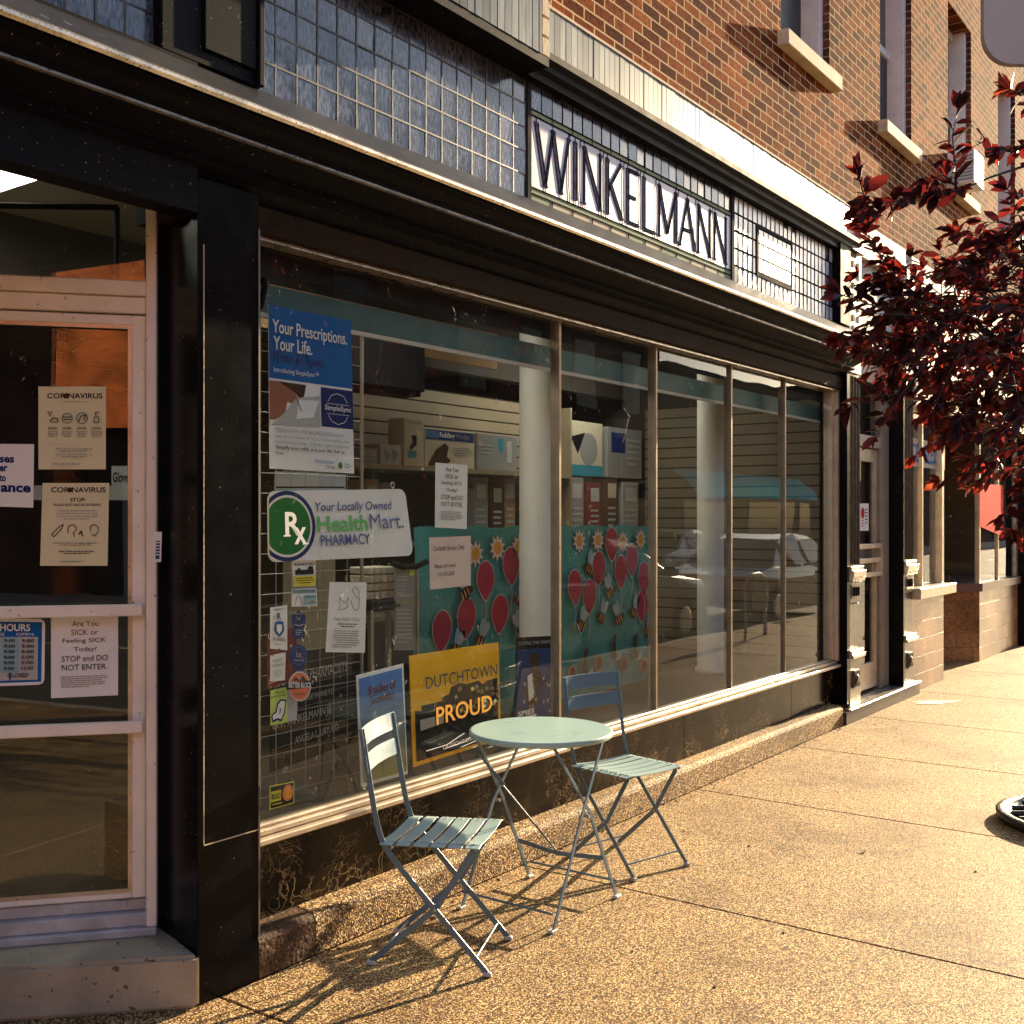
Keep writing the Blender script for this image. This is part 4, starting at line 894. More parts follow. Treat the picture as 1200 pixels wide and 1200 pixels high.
# white paper behind the grid just above the sign
Sheet([(322, 552), (405, 556), (405, 578), (322, 578)], yp(YG + 0.16)).rect(0, .8, 1, 1, PALEB).build('blank_card', 'plain white card behind the wire grid above the hanging sign', 'card', LGREY)

def sick(quad, plane, name, label, lift=0.0, rows=6):
    s_ = Sheet(quad, plane, lift)
    for i, (t, a, b) in enumerate((('Are You', .31, .70), ('SICK or', .30, .70), ('Feeling SICK', .17, .82), ('Today?', .34, .68), ('STOP and DO', .16, .85), ('NOT ENTER.', .16, .84))):
        s_.text(t, a, .055 + i * .108, b, .125 + i * .108, BLACK, .0)
    s_.lines(.15, .74, .85, .89, 6, GREY)
    return s_.build(name, label, 'notice', WHITE)
sick([(510.5, 542), (548, 545), (547, 620), (510, 618)], A, 'sick_notice', 'narrow white SICK notice taped to the first pane of the display window')
# pink handwritten note
p = Sheet([(503, 630), (551.5, 628), (551.5, 686), (504, 691)], A, 0.001)
p.text('Curbside Service Only', .08, .16, .84, .30, BLACK, -.005, .3).text('Please call ahead', .1, .52, .62, .60, BLACK, -.005, .3).text('314 353-5560', .18, .68, .58, .76, BLACK, -.005, .3)
p.build('pink_note', 'pink handwritten note on the first pane, left of the balloon banner', 'note', PINK)
# free health clinic sheet
p = Sheet([(386, 682), (429, 682.5), (427, 765), (381, 764)], A, 0.003)
p.stroke([(.24, .40), (.3, .35), (.27, .22), (.40, .30), (.52, .22), (.48, .33), (.5, .36), (.3, .40)], .0022, BLACK).stroke([(.62, .22), (.58, .28), (.66, .38), (.72, .40), (.8, .36), (.8, .24), (.7, .2), (.6, .12), (.68, .06), (.78, .12), (.8, .24)], .0022, BLACK)
p.text('Free Health Clinic', .16, .50, .82, .55, GREY).lines(.22, .59, .80, .66, 2, BLACK, center=True).lines(.16, .69, .88, .95, 8, GREY)
p.build('clinic_flyer', 'white free health clinic flyer hanging in front of the wire grid', 'flyer', WHITE)
# black letter board with names
lb = Sheet([(318, 770), (420, 752), (420, 868), (318, 905)], yp(YG + 0.14))
lb.text('REGISTERED PHARMACISTS', .02, .17, .86, .27, LGREY, 0, 0).text('GEORGE MANNIE P.D.', .30, .40, .70, .455, LGREY).text('D. P. WINKELMANN III', .02, .56, .66, .635, LGREY).text('ANGELA L. URY, P.D.', .25, .755, .76, .835, LGREY)
for q in (.1, .2, .3, .42, .5, .6, .68, .8, .88): lb.rect(0, q, 1, q + .004, GREY)
lb.build('letter_board', 'black letter board with white names leaning behind the wire grid', 'letter board', BLACK, thick=.01, boardname='board')
# stickers at the left edge
def stk(q, name, label, board, fn, lift=0.0, rnd=0.0):
    s_ = Sheet(q, A, lift); fn(s_); return s_.build(name, label, 'sticker', board, thick=0.0006, round_=rnd, group=None)
def f1(s_):
    s_.rect(.04, .03, .96, .22, YEL).text('BUSINESS WATCH', .06, .07, .94, .18, BLACK, .02).text('PROGRAM IN FORCE', .06, .27, .94, .345, BLACK, .02).rect(.10, .48, .9, .62, BLACK).poly([(.15, .5), (.25, .4), (.4, .5)], BLACK).poly([(.6, .5), (.68, .38), (.85, .38), (.88, .5)], BLACK).rect(.04, .66, .96, .97, YEL).lines(.1, .72, .9, .93, 3, BLACK, center=True)
stk([(341.5, 650), (369, 648.5), (369, 687), (342, 688)], 'watch_sticker', 'yellow and white business watch sticker under the hanging sign', WHITE, f1, .004, .006)
def f2(s_):
    s_.rect(0.03, 0.04, .97, .28, PALEB).text('ST. LOUIS POLICE DEPT', .06, .09, .94, .22, BLACK, .01).rect(.45, .38, .96, .92, PALEB).text('CRIME WATCH', .5, .43, .92, .52, BLACK).text('MEMBER', .55, .7, .9, .8, RED).stroke([(.12, .9), (.16, .5), (.24, .36), (.32, .5), (.38, .9)], .002, BLACK)
stk([(341, 690), (370, 689), (371, 710), (341, 711)], 'arch_sticker', 'pale sticker with a thin arch and red word below the yellow watch sticker', WHITE, f2, .004)
def f3(s_):
    s_.text('MEMBER OF', .2, .05, .8, .09, BLACK).text('R', .38, .15, .62, .30, MIDB, .03).text('*', .15, .2, .25, .26, MIDB).poly([(.25, .36), (.5, .33), (.75, .36), (.80, .55), (.72, .62), (.5, .72), (.28, .62), (.2, .55)], BLUE).poly([(.35, .42), (.65, .42), (.65, .56), (.5, .64), (.35, .56)], WHITE).text('RX PATROL', .15, .73, .85, .80, MIDB, .02).lines(.2, .88, .8, .92, 1, GREY)
stk([(316, 712), (336, 709), (336, 762), (316, 760)], 'patrol_sticker', 'white sticker with a blue shield at the left edge of the display glass', WHITE, f3, .003)
s_ = Sheet([(340, 714), (357, 714), (357, 749), (341, 749)], A, .005)
s_.poly([(0, .2), (.35, .12), (.5, 0), (.65, .12), (1, .2), (1, .45), (.9, .5), (.9, 1), (.1, 1), (.1, .5), (0, .45)], NAVY).stroke([(.25, .15), (.75, .15)], .002, LGREY).text('1st', .35, .22, .62, .36, LGREY).stroke([(.2, .5), (.5, .55), (.8, .5)], .002, WHITE).lines(.25, .68, .75, .9, 3, PALEB)
s_.build('blue_badge_sticker', 'dark blue badge shaped sticker, upper one of the two blue ones', 'sticker')
s_ = Sheet([(338, 754), (359, 754), (359, 786), (338, 786)], A, .005)
s_.ell(.5, .45, .5, .42, NAVY).ell(.5, .45, .40, .34, BLUE).ell(.5, .45, .37, .31, NAVY).rect(.22, .88, .78, 1, NAVY).text('1st', .35, .28, .65, .5, LGREY).text('BRANCH', .25, .58, .75, .65, LGREY)
s_.build('round_blue_sticker', 'round dark blue sticker, lower one of the two blue ones', 'sticker')
s_ = Sheet([(316, 742), (350, 735), (350, 795), (316, 808)], A, -.012)
s_.text('OVER', .02, .02, .42, .12, WHITE).lines(.02, .8, .6, .95, 3, PINK)
s_.build('maroon_placard', 'maroon placard behind the small stickers at the left window edge', 'placard', MAROON)
s_ = Sheet([(316, 768), (334, 764), (333, 797), (316, 798.5)], A, .004)
s_.text('MOUNT', .15, .18, .85, .30, GREY).text('PLEASANT', .08, .36, .92, .48, GREY).lines(.15, .6, .85, .9, 4, LGREY, center=True).stroke([(.1, .03), (.35, -.12), (.5, -.18), (.65, -.12), (.9, .03)], .003, MAROON)
s_.build('pleasant_card', 'small pinkish white card under the maroon scroll at the left window edge', 'card', WHITE)
s_ = Sheet([(333, 786), (366, 786), (366, 822), (333, 822)], A, .006)
s_.ell(.5, .5, .40, .48, WHITE).ell(.5, .5, .37, .45, SALMON).poly([(.22, .32), (.35, .2), (.5, .28), (.6, .15), (.75, .32)], BROWN).poly([(0, .38), (1, .30), (.97, .52), (.04, .62)], BLACK).text('BETTER BLOCK', .10, .37, .92, .55, WHITE, .03).text('FoundAtion', .3, .7, .7, .79, BROWN)
s_.build('better_block_sticker', 'round salmon sticker with a black ribbon reading BETTER BLOCK', 'sticker')
s_ = Sheet([(316, 809), (335, 805), (336, 846), (316, 850)], A, .004)
s_.text('PROUD', .3, .06, .85, .14, GREEN, .01).text('DUTCHTOWNER', .03, .17, .96, .24, GREEN, .01).poly([(.02, .72), (.3, .62), (.38, .42), (.6, .30), (.95, .36), (.85, .72), (.62, .95), (.4, .88), (.1, .93)], NAVY).poly([(.1, .73), (.35, .66), (.44, .45), (.62, .35), (.86, .40), (.77, .70), (.6, .88), (.4, .82), (.14, .86)], WHITE).stroke([(.5, .72), (.55, .55), (.62, .7)], .003, NAVY)
s_.build('lime_sticker', 'lime yellow sticker with a white map outline at the left window edge', 'sticker', LIME, thick=.0006)
s_ = Sheet([(337, 800), (350, 798), (349, 844), (337, 846)], A, -.004); s_.text('office', .2, .5, .9, .6, LGREY)
s_.build('grey_card', 'plain grey card behind the round salmon sticker', 'card', LGREY)
s_ = Sheet([(315, 921), (344, 915), (344, 941), (315, 949)], A, .004)
s_.rect(.04, .05, .95, .95, BLACK).rect(.05, .25, .45, .7, YEL).ell(.72, .45, .22, .36, SALMON).ell(.72, .45, .14, .24, OCHRE).text('BUILD', .08, .36, .42, .6, BLACK, .02).lines(.1, .78, .7, .92, 1, YEL)
s_.build('corner_sticker', 'black and yellow sticker with an orange disc in the bottom left window corner', 'sticker', YEL, thick=.0006)

# posters leaning on the sill
def lean(q, tilt=0.05):                          # foot at the glass, leaning back a little
    P = [A.at(*c_) for c_ in q]
    return [P[0] + Vector((0, .02, 0)), P[1] + Vector((0, .02, 0)), P[2], P[3]]
p = Sheet(lean([(421, 792), (476, 778), (477, 907), (422.5, 922)]), lift=.004)
for k in range(12):
    t = k / 12; c_ = tuple(a * (1 - t) + b * t for a, b in zip((0.10, 0.24, 0.62), (0.34, 0.30, 0.06)))
    p.rect(.04, .035 + k * .0775, .96, .035 + (k + 1) * .0775 + .0005, pc('grad%d' % k, c_))
p.text('Shades of', .20, .12, .80, .20, MAROON, .008).text('Summer', .26, .21, .76, .29, MAROON, .008).text('IN DOWNTOWN DUTCHTOWN', .1, .325, .94, .36, GREY).lines(.1, .42, .55, .60, 6, OLIVE).lines(.2, .78, .7, .86, 3, OLIVE)
p.build('summer_poster', 'Shades of Summer poster with white border standing behind the left chair', 'poster', WHITE, thick=.004)
p = Sheet(lean([(483.5, 769), (587.5, 753), (586.5, 866), (484, 899)]), lift=.004)
p.poly([(.03, .50), (.10, .52), (.10, .47), (.32, .47), (.33, .43), (.40, .42), (.42, .36), (.52, .33), (.6, .36), (.74, .35), (.80, .40), (.84, .37), (.97, .36), (.97, .965), (.03, .96)], BLACK)
for k in range(60):
    a, b = random.uniform(.42, .95), random.uniform(.38, .62); p.poly([(a, b), (a + .03, b - .015), (a + .045, b + .02), (a + .01, b + .03)], (OLIVE if k % 3 else SAGE) if k % 2 else BROWN)
p.poly([(.03, .58), (.28, .58), (.28, .66), (.03, .68)], pc('slate', (0.08, 0.09, 0.09)))
p.text('DUTCHTOWN', .10, .205, .91, .32, BLACK, .012).text('PROUD', .20, .50, .84, .665, GOLD, .012).text('DUTCHTOWNSTL.ORG', .26, .865, .9, .905, LGREY)
for k in range(3): p.stroke([(.08 + k * .2, .87 + k * .03), (.3 + k * .2, .87 + k * .02), (.5 + k * .16, .81 + k * .02)], .0035, WHITE)
p.build('ochre_poster', 'large ochre DUTCHTOWN PROUD poster standing behind the table', 'poster', OCHRE, thick=.006)
# dark film poster: generic stand-in for the printed artwork
p = Sheet([(605, 747), (649, 745), (647, 840), (603, 852)], yp(YG + 0.10), 0)
p.rect(.03, .14, .97, .98, MIDB).text('COMING THIS WINTER', .05, .05, .95, .09, LGREY)
p.poly([(.35, .2), (.6, .2), (.58, .38), (.7, .5), (.6, .8), (.3, .78), (.25, .5), (.4, .4)], BROWN).poly([(.3, .45), (.42, .42), (.5, .7), (.35, .75)], WHITE)
for k in range(26):
    a, b = random.uniform(.1, .9), random.uniform(.45, .95); p.poly([(a, b), (a + .06, b - .02), (a + .04, b + .04)], random.choice((PALEB, CYAN, LGREY, GOLD, NAVY)))
p.text('SPIES', .02, .83, .45, .89, WHITE, .03).rect(0, .9, .5, .93, WHITE)
p.build('film_poster', 'dark blue film poster standing in front of the white column', 'poster', BLACK)

# ---- teal banner with cut-out balloons, suns and bees
TY = 0.82
TP = yp(TY)
bx0, bx1 = TP.at(485, 700).x, TP.at(767, 700).x; bz0, bz1 = 0.475, 1.55
bn = root('teal_banner', ((bx0 + bx1) / 2, TY, bz0), 'wrinkled teal paper banner with balloon, sun and bee cut-outs behind the glass', 'banner')
g = MB(); nx_, nz_ = 44, 18; vs = []
for j in range(nz_ + 1):
    for i in range(nx_ + 1):
        vs.append((bx0 + (bx1 - bx0) * i / nx_, TY + 0.008 * math.sin(i * .7 + j * .35) + random.uniform(-.004, .004), bz0 + (bz1 - bz0) * j / nz_ + (0.008 * math.sin(i * .9) if j == nz_ else 0)))
g.add(vs, [(j * (nx_ + 1) + i, j * (nx_ + 1) + i + 1, (j + 1) * (nx_ + 1) + i + 1, (j + 1) * (nx_ + 1) + i) for j in range(nz_) for i in range(nx_)], True)
g.build('paper', m_teal, bn)
def cut(pts, mat, name, lift, par, mb=None):
    q = [Vector((x, TY - .018 - lift, z)) for x, z in pts]
    b = mb or MB(); b.m(mat).poly(q)
    return b
def balloon(px, py, w=.085, rot=0.0):
    c_ = TP.at(px, py); pts = []
    for i in range(24):
        a = 2 * math.pi * i / 24; x = math.cos(a) * w; z = math.sin(a) * w * 1.25
        if z < 0: x *= (1 - (z / (w * 1.25)) ** 2 * .55); z *= 1.25
        pts.append((x, z))
    tr = lambda s_: [(c_.x + (x * math.cos(rot) - z * math.sin(rot)) * s_, c_.z + (x * math.sin(rot) + z * math.cos(rot)) * s_) for x, z in pts]
    b = cut(tr(1.08), LGREY, 'b', 0, bn); cut(tr(1.0), CRIM, 'b', .001, bn, b)
    q = [Vector((c_.x + .01 * math.sin(t * 3), TY - .02, c_.z - w * 1.6 - t * .1)) for t in (0, .5, 1, 1.5)]
    b.m(LGREY)
    for a_, b_ in zip(q, q[1:]): b.poly([a_ + Vector((-.003, 0, 0)), a_ + Vector((.003, 0, 0)), b_ + Vector((.003, 0, 0)), b_ + Vector((-.003, 0, 0))])
    b.build('balloon_cutout', None, bn)
def sunc(px, py, r_=.075):
    c_ = TP.at(px, py)
    def star(ro, ri): return [(c_.x + (ro if i % 2 == 0 else ri) * math.cos(math.pi * i / 10 + .3), c_.z + (ro if i % 2 == 0 else ri) * math.sin(math.pi * i / 10 + .3)) for i in range(20)]
    b = cut(star(r_ * 1.1, r_ * .66), TAN, 's', 0, bn); cut(star(r_, r_ * .6), PINK, 's', .001, bn, b)
    cut([(c_.x + r_ * .5 * math.cos(t), c_.z + r_ * .5 * math.sin(t)) for t in [i * math.pi / 8 for i in range(16)]], GOLD, 's', .002, bn, b).build('sun_cutout', None, bn)
def bee(px, py, w=.06, f=1):
    c_ = TP.at(px, py)
    el = lambda x, z, a, b_, r_=0: [(c_.x + f * (x + a * math.cos(t) * math.cos(r_) - b_ * math.sin(t) * math.sin(r_)), c_.z + z + a * math.cos(t) * math.sin(r_) + b_ * math.sin(t) * math.cos(r_)) for t in [i * math.pi / 9 for i in range(18)]]
    b = cut(el(.02, w * 1.2, w * .45, w * 1.0, -.2), PALEB, 'b', 0, bn); cut(el(.05, w * 1.1, w * .4, w * .8, -.7), LGREY, 'b', .001, bn, b)
    cut(el(0, 0, w * .8, w * .6, -.5), BLACK, 'b', .002, bn, b)
    for k in (-.4, 0.05, .5): cut(el(w * k * .9 + .005, -w * k * .5, w * .09, w * .48, -.5), GOLD, 'b', .003, bn, b)
    cut(el(-w * .7, w * .35, w * .33, w * .33), BROWN, 'b', .0035, bn, b)
    b.build('bee_cutout', None, bn)
for q in ((596, 661), (566, 678), (544, 722), (583, 717), (515, 737), (714, 636), (699, 664), (725, 668), (738, 654), (752, 675), (688, 697), (750, 708), (671, 686)): balloon(*q, w=.078, rot=random.uniform(-.12, .12))
for q in ((554, 649), (580, 642), (605, 641), (676, 634), (698, 633), (727, 635), (748, 632)): sunc(*q)
for i, q in enumerate(((543, 695), (531, 762), (560, 752), (607, 740), (606, 703), (687, 667), (713, 694), (678, 733), (702, 724), (723, 726), (740, 718), (756, 740))): bee(*q, f=1 if i % 3 else -1)
def bird(px, py):
    c_ = TP.at(px, py); b = cut([(c_.x - .03, c_.z - .07), (c_.x + .03, c_.z - .08), (c_.x + .02, c_.z + .02), (c_.x + .04, c_.z + .09), (c_.x - .01, c_.z + .07)], BROWN, 'b', 0, bn)
    cut([(c_.x + .01, c_.z - .1), (c_.x + .09, c_.z - .09), (c_.x + .1, c_.z - .04), (c_.x + .05, c_.z - .06)], LGREY, 'b', .001, bn, b)
    b.build('bird_cutout', None, bn)
for q in ((683, 775), (717, 757), (742, 757)): bird(*q)
for q in ((699, 777), (729, 778), (752, 780), (668, 790)):
    c_ = TP.at(*q); b = cut([(c_.x + .05 * math.cos(t) * (1 + .2 * math.sin(3 * t)), c_.z + .06 * math.sin(t)) for t in [i * math.pi / 7 for i in range(14)]], TAN, 'f', 0, bn)
    cut([(c_.x + .035 * math.cos(t), c_.z + .045 * math.sin(t)) for t in [i * math.pi / 7 for i in range(14)]], MAROON, 'f', .001, bn, b).build('fruit_cutout', None, bn)

# ---- shelves and goods inside
def shelf_unit(x0, x1, y, levels, ztop, label, name='shelf_unit'):
    r = root(name, ((x0 + x1) / 2, y, 0.17), label, 'shelving')
    b = MB().m(m_slat)
    b.m(m_slatdark).box(x0, x1, y + .31, y + .32, .17, 1.9); z = 1.905
    while z < ztop: b.m(m_slat).box(x0, x1, y + .30, y + .32, z, z + .074); b.m(m_slatdark).box(x0, x1, y + .305, y + .32, z + .074, z + .085); z += .085
    b.build('back_panel', None, r)
    for zl in levels: MB().box(x0, x1, y - .1, y + .299, zl - .03, zl).build('shelf', m_slat if zl > 1.9 else m_slat2, r)
    for x in (x0 - .02, x1): MB().box(x, x + .02, y - .1, y + .32, 0.17, ztop + .02).build('side', m_slat, r)
    return r
shelf_unit(4.6, 7.1, 1.75, (1.0, 1.45, 1.93), 2.42, 'long cream slatwall shelving across the shop behind the banner')
SHP = yp(1.80)
items = []
def goods(px0, py0, px1, py1, matf, name, label, art=None, y=1.72, zb=None, d=.14):
    P = yp(y); a = P.at(px0, py1); b = P.at(px1, py0); z0 = a.z if zb is None else zb
    zt = b.z
    r = root(name, ((a.x + b.x) / 2, y, z0), label, 'box')
    MB().box(a.x, b.x, y, y + d, z0, zt).build('carton', matf, r, bevel=.003)
    s_ = Sheet([(a.x, y - .001, zt), (b.x, y - .001, zt), (b.x, y - .001, z0), (a.x, y - .001, z0)])
    if art: art(s_)
    if s_.art.f: s_.art.build('printed_picture', None, r)
    if s_.let.f: s_.let.build('lettering', None, r)
    return r
def a_wedge(s_):
    s_.rect(0.02, .03, .98, .28, MIDB).rect(.03, .05, .26, .24, SKYB).text('Folding', .28, .08, .58, .25, WHITE, .02).text('Wedge', .6, .08, .88, .25, GREY).poly([(.05, .95), (.2, .55), (.38, .35), (.46, .45), (.42, .7), (.5, .8), (.4, .95)], BROWN).lines(.55, .45, .95, .7, 4, GREY)
goods(498, 507, 556, 545, CREAMP, 'folding_wedge_box', 'cream Folding Wedge box with dark blue top band on the upper shelf', a_wedge, zb=1.932)
goods(559, 512, 606, 545, GREY, 'grey_carton', 'grey carton with blue patch right of the Folding Wedge box', lambda s_: s_.poly([(.5, .1), (.65, .1), (.65, .4), (.55, .5)], CYAN).rect(.72, .15, .85, .75, LGREY).lines(.1, .3, .4, .6, 3, LGREY), zb=1.932)
goods(474, 492, 497, 545, CREAMP, 'stocking_box', 'tall cream box with a black boot picture on the upper shelf', lambda s_: s_.text('STOCKING', .15, .06, .85, .11, BLUE).poly([(.35, .35), (.6, .35), (.6, .55), (.3, .68), (.25, .6), (.4, .5)], BLACK).rect(.15, .68, .6, .82, CYAN), zb=1.932)
goods(424, 526, 443, 545, GREY, 'short_carton', 'short grey carton at the left end of the upper shelf', lambda s_: s_.lines(.1, .2, .9, .8, 3, LGREY), zb=1.932)
goods(446, 522, 470, 545, LGREY, 'plastic_bag', 'crumpled clear bag of goods left of the tall boot box', lambda s_: s_.poly([(.1, .2), (.5, .5), (.3, .9)], GREY).poly([(.5, .2), (.9, .4), (.6, .9)], GREY), zb=1.932)
goods(664, 497, 706, 545, CREAMP, 'device_box', 'pale box with a dark round device picture seen through the second pane', lambda s_: s_.ell(.6, .5, .25, .3, GREY).poly([(.1, .3), (.5, .2), (.3, .6)], BLACK).rect(0, .8, 1, 1, CYAN), zb=1.932)
goods(712, 505, 752, 545, GREY, 'blue_label_carton', 'dark carton with a blue label seen through the second pane', lambda s_: s_.rect(.1, .1, .5, .5, NAVY).lines(.55, .2, .95, .8, 5, LGREY), zb=1.932)
for k, (a, b, h, m_) in enumerate(((428, 444, 562, TAN), (446, 462, 566, GREY), (556, 572, 560, GREY), (576, 590, 566, BROWN), (592, 604, 560, TAN), (668, 684, 560, GREY), (690, 704, 566, MAROON), (710, 724, 560, BROWN), (730, 748, 566, GREY))):
    goods(a, h, b, 606, m_, 'packet', ('%s packet on the middle shelf ' % {0: 'tan', 1: 'dark grey', 2: 'dark grey', 3: 'brown', 4: 'tan', 5: 'grey', 6: 'maroon', 7: 'brown', 8: 'grey'}[k]) + ('first', 'second', 'third', 'fourth', 'fifth', 'sixth', 'seventh', 'eighth', 'ninth')[k] + ' from the left', lambda s_: s_.rect(.15, .1, .85, .35, random.choice((NAVY, LGREY, CREAMP))).lines(.15, .5, .85, .9, 4, LGREY), zb=1.452)
# department lettering on the soffit
sg = Sheet([(3.6, 1.60, 2.86), (6.1, 1.60, 2.86), (6.1, 1.60, 2.62), (3.6, 1.60, 2.62)])
sg.text('Home Health Care', .02, .2, .42, .8, BROWN, .02).text('Diabetic Supplies', .60, .2, .99, .8, BROWN, .02)
sg.build('department_sign', 'long dim sign board reading Diabetic Supplies above the inner shelves', 'sign', TAN, thick=.02, boardname='board')
# white tray stack and brochure rack beside the hanging sign
tr = root('tissue_stack', (3.52, .55, .6), 'stack of white paper cups or trays right of the wire grid', 'paper stack')
P5 = yp(.55); a = P5.at(431, 703); b = P5.at(462, 662)
for i in range(4):
    for j in range(4):
        w_ = (b.x - a.x) / 4; h_ = (b.z - a.z) / 4
        MB().prism([(a.x + i * w_ + .004, .55, a.z + j * h_), (a.x + (i + 1) * w_ - .004, .55, a.z + j * h_), (a.x + (i + 1) * w_ - .001, .55, a.z + (j + 1) * h_ - .006), (a.x + i * w_ + .001, .55, a.z + (j + 1) * h_ - .006)], (0, .12, 0)).build('tray', CREAMP, tr, bevel=.004)
MB().box(a.x, b.x, .5, .75, a.z - .05, a.z - .003).build('stand_top', BLACK, tr, bevel=.01)
for x in (a.x + .02, b.x - .04): MB().box(x, x + .02, .55, .57, .471, a.z - .05).build('leg', m_wire, tr)
p = Sheet([(463, 665), (487, 666), (487, 762), (463, 762)], yp(.5))
p.rect(.7, .02, .95, .09, LIME).lines(.08, .1, .6, .34, 6, LGREY).rect(.04, .39, .96, .44, SAGE).lines(.08, .5, .9, .94, 9, LGREY)
r = p.build('brochure_panel', 'tall grey information panel between the wire grid and the teal banner', 'panel', GREY, thick=.01, boardname='board')
a = yp(.5).at(489, 668); MB().cyl((a.x, .5, .471), (a.x, .5, a.z), .008).build('upright', m_wire, r)
a = yp(.48).at(460, 660); b = yp(.48).at(500, 658); MB().tube([a, a.lerp(b, .3) + Vector((0, 0, -.02)), a.lerp(b, .7) + Vector((0, 0, -.02)), b], .014).build('handle', BLACK, r)
# dark blue picture seen left of the second column
p = Sheet([(789, 478), (818, 478), (818, 540), (790, 540)], yp(1.70))
p.rect(.1, .1, .9, .9, MIDB).poly([(.5, .6), (.8, .55), (.9, .75), (.6, .85)], TAN).ell(.35, .35, .2, .12, MAROON)
p.build('blue_picture', 'dark blue product picture on the slatwall left of the second column', 'picture', NAVY)
# computer case on the floor of the display
# black soft box under the valance
b = MB(); b.box(4.0, 4.9, 1.2, 1.4, 2.30, 2.62)
tag(b.build('dark_cabinet', BLACK, None, bevel=.03, segs=2), 'dark wall cabinet under the shop ceiling behind the first pane', 'cabinet')

# ---- papers on the entrance door glass
DG = Plane(D(0, 0, -0.010), DD)
p = Sheet([(45, 453), (124, 453), (124, 550), (45, 550)], DG, .001)
p.text('COR NAVIRUS', .13, .08, .95, .145, BLACK, .02).ell(.415, .112, .04, .032, BROWN).lines(.28, .18, .80, .20, 1, TAN, center=True)
for i, (t, u) in enumerate((('WASH', .14), ('COVER', .35), ('AVOID', .57), ('CLEAN', .79))):
    p.text(t, u, .49, u + .14, .52, BLACK, .01).lines(u - .01, .54, u + .16, .62, 4, GREY, center=True)
p.stroke([(.14, .31), (.2, .31), (.18, .36), (.14, .31)], .002, BLACK).stroke([(.17, .42), (.22, .38), (.29, .39), (.29, .43), (.18, .43)], .003, BLACK)
for r_ in (0, 1): p.stroke([(.43 + .075 * math.cos(t), .385 + .06 * math.sin(t)) for t in [i * math.pi / 8 for i in range(17)]], .0022, BLACK)
p.stroke([(.37, .37), (.49, .37)], .003, BLACK).stroke([(.38, .40), (.48, .40)], .003, BLACK)
p.stroke([(.65 + .08 * math.cos(t), .385 + .065 * math.sin(t)) for t in [i * math.pi / 8 for i in range(17)]], .0025, BLACK).stroke([(.6, .43), (.63, .36), (.7, .35), (.68, .41)], .003, BLACK)
p.stroke([(.83, .37), (.9, .37), (.9, .44), (.83, .44), (.83, .37)], .0025, BLACK).stroke([(.86, .36), (.85, .32), (.9, .31)], .003, BLACK)
p.lines(.1, .69, .95, .70, 1, LGREY, rag=0).lines(.22, .75, .86, .80, 2, GREY, center=True).lines(.25, .82, .82, .87, 2, GREY, center=True).lines(.22, .93, .85, .965, 1, GREY)
p.build('virus_notice', 'pale yellow CORONAVIRUS notice, upper of the two on the entrance door', 'notice', PALEY)
p = Sheet([(50, 566), (128, 566), (126, 663), (47, 663)], DG, .0015)
p.text('COR NAVIRUS', .13, .05, .95, .115, BLACK, .02).ell(.415, .083, .035, .03, BROWN).text('STOP:', .42, .18, .65, .225, BLACK, .01).text('PLEASE READ BEFORE ENTERING', .18, .25, .88, .28, BLACK).lines(.2, .33, .85, .46, 4, LGREY, center=True)
p.stroke([(.16, .62), (.28, .52), (.33, .5), (.3, .56), (.19, .65), (.16, .62)], .0025, BLACK)
p.stroke([(.4, .6), (.4, .53), (.46, .5), (.52, .53), (.52, .57), (.48, .6), (.5, .65)], .0025, BLACK).stroke([(.56, .62), (.6, .58), (.62, .64)], .004, BLACK)
p.stroke([(.74, .58), (.73, .53), (.78, .5), (.85, .53), (.85, .59), (.8, .64), (.76, .62)], .0025, BLACK)
p.lines(.15, .72, .88, .77, 2, GREY, center=True).lines(.25, .82, .82, .87, 2, BLACK, center=True).lines(.3, .94, .85, .97, 1, GREY)
p.build('stop_notice', 'pale yellow STOP notice, lower of the two on the entrance door', 'notice', PALEY)
p = Sheet([(-46, 520), (40, 520.5), (39, 595), (-46, 592)], DG, .003)
p.text('ses', .53, .205, .73, .30, NAVY, .035).text('er', .53, .35, .64, .44, NAVY, .035).text('to', .53, .49, .62, .60, NAVY, .035).text('ance', .55, .655, .965, .765, NAVY, .035).text('cour', .10, .23, .50, .30, NAVY, .035).text('aft', .30, .35, .49, .44, NAVY, .035).text('or', .36, .51, .5, .60, NAVY, .035).text('insur', .08, .655, .53, .765, NAVY, .035)
p.build('entrance_sign', 'white sign with bold dark blue words at the left of the entrance door', 'sign', WHITE)
p = Sheet([(-60, 724), (53, 725.5), (52, 802), (-60, 806)], DG, .003)
p.rect(.015, .02, .985, .98, WHITE).rect(.03, .045, .97, .955, BLUE).text('BUSINESS HOURS', .10, .075, .845, .185, WHITE, .02)
p.rect(.08, .27, .32, .92, LGREY).rect(.34, .27, .63, .92, LGREY).rect(.65, .27, .93, .92, LGREY).text('OPEN', .70, .21, .88, .25, WHITE).text('CLOSE', .40, .21, .58, .25, WHITE)
p.rect(.54, .27, .73, .80, PALEB)
for k in range(6):
    p.text('9:00', .575, .30 + k * .082, .69, .35 + k * .082, BLACK, .02).text('5:00' if k < 5 else '12:00', .76, .30 + k * .082, .89, .35 + k * .082, BLACK, .02)
    p.text(('MON', 'TUE', 'WED', 'THU', 'FRI', 'SAT')[k], .12, .30 + k * .082, .28, .35 + k * .082, BLACK, .02)
p.text('CLOSED', .62, .81, .84, .87, BLACK, .02)
p.build('hours_sign', 'blue and white business hours sign on the entrance door below the bar', 'sign', WHITE, round_=.02)
sick([(60, 723), (138.5, 721), (138.5, 814.5), (60, 818)], DG, 'sick_notice', 'wide white SICK notice hanging from the entrance door push bar', .004)
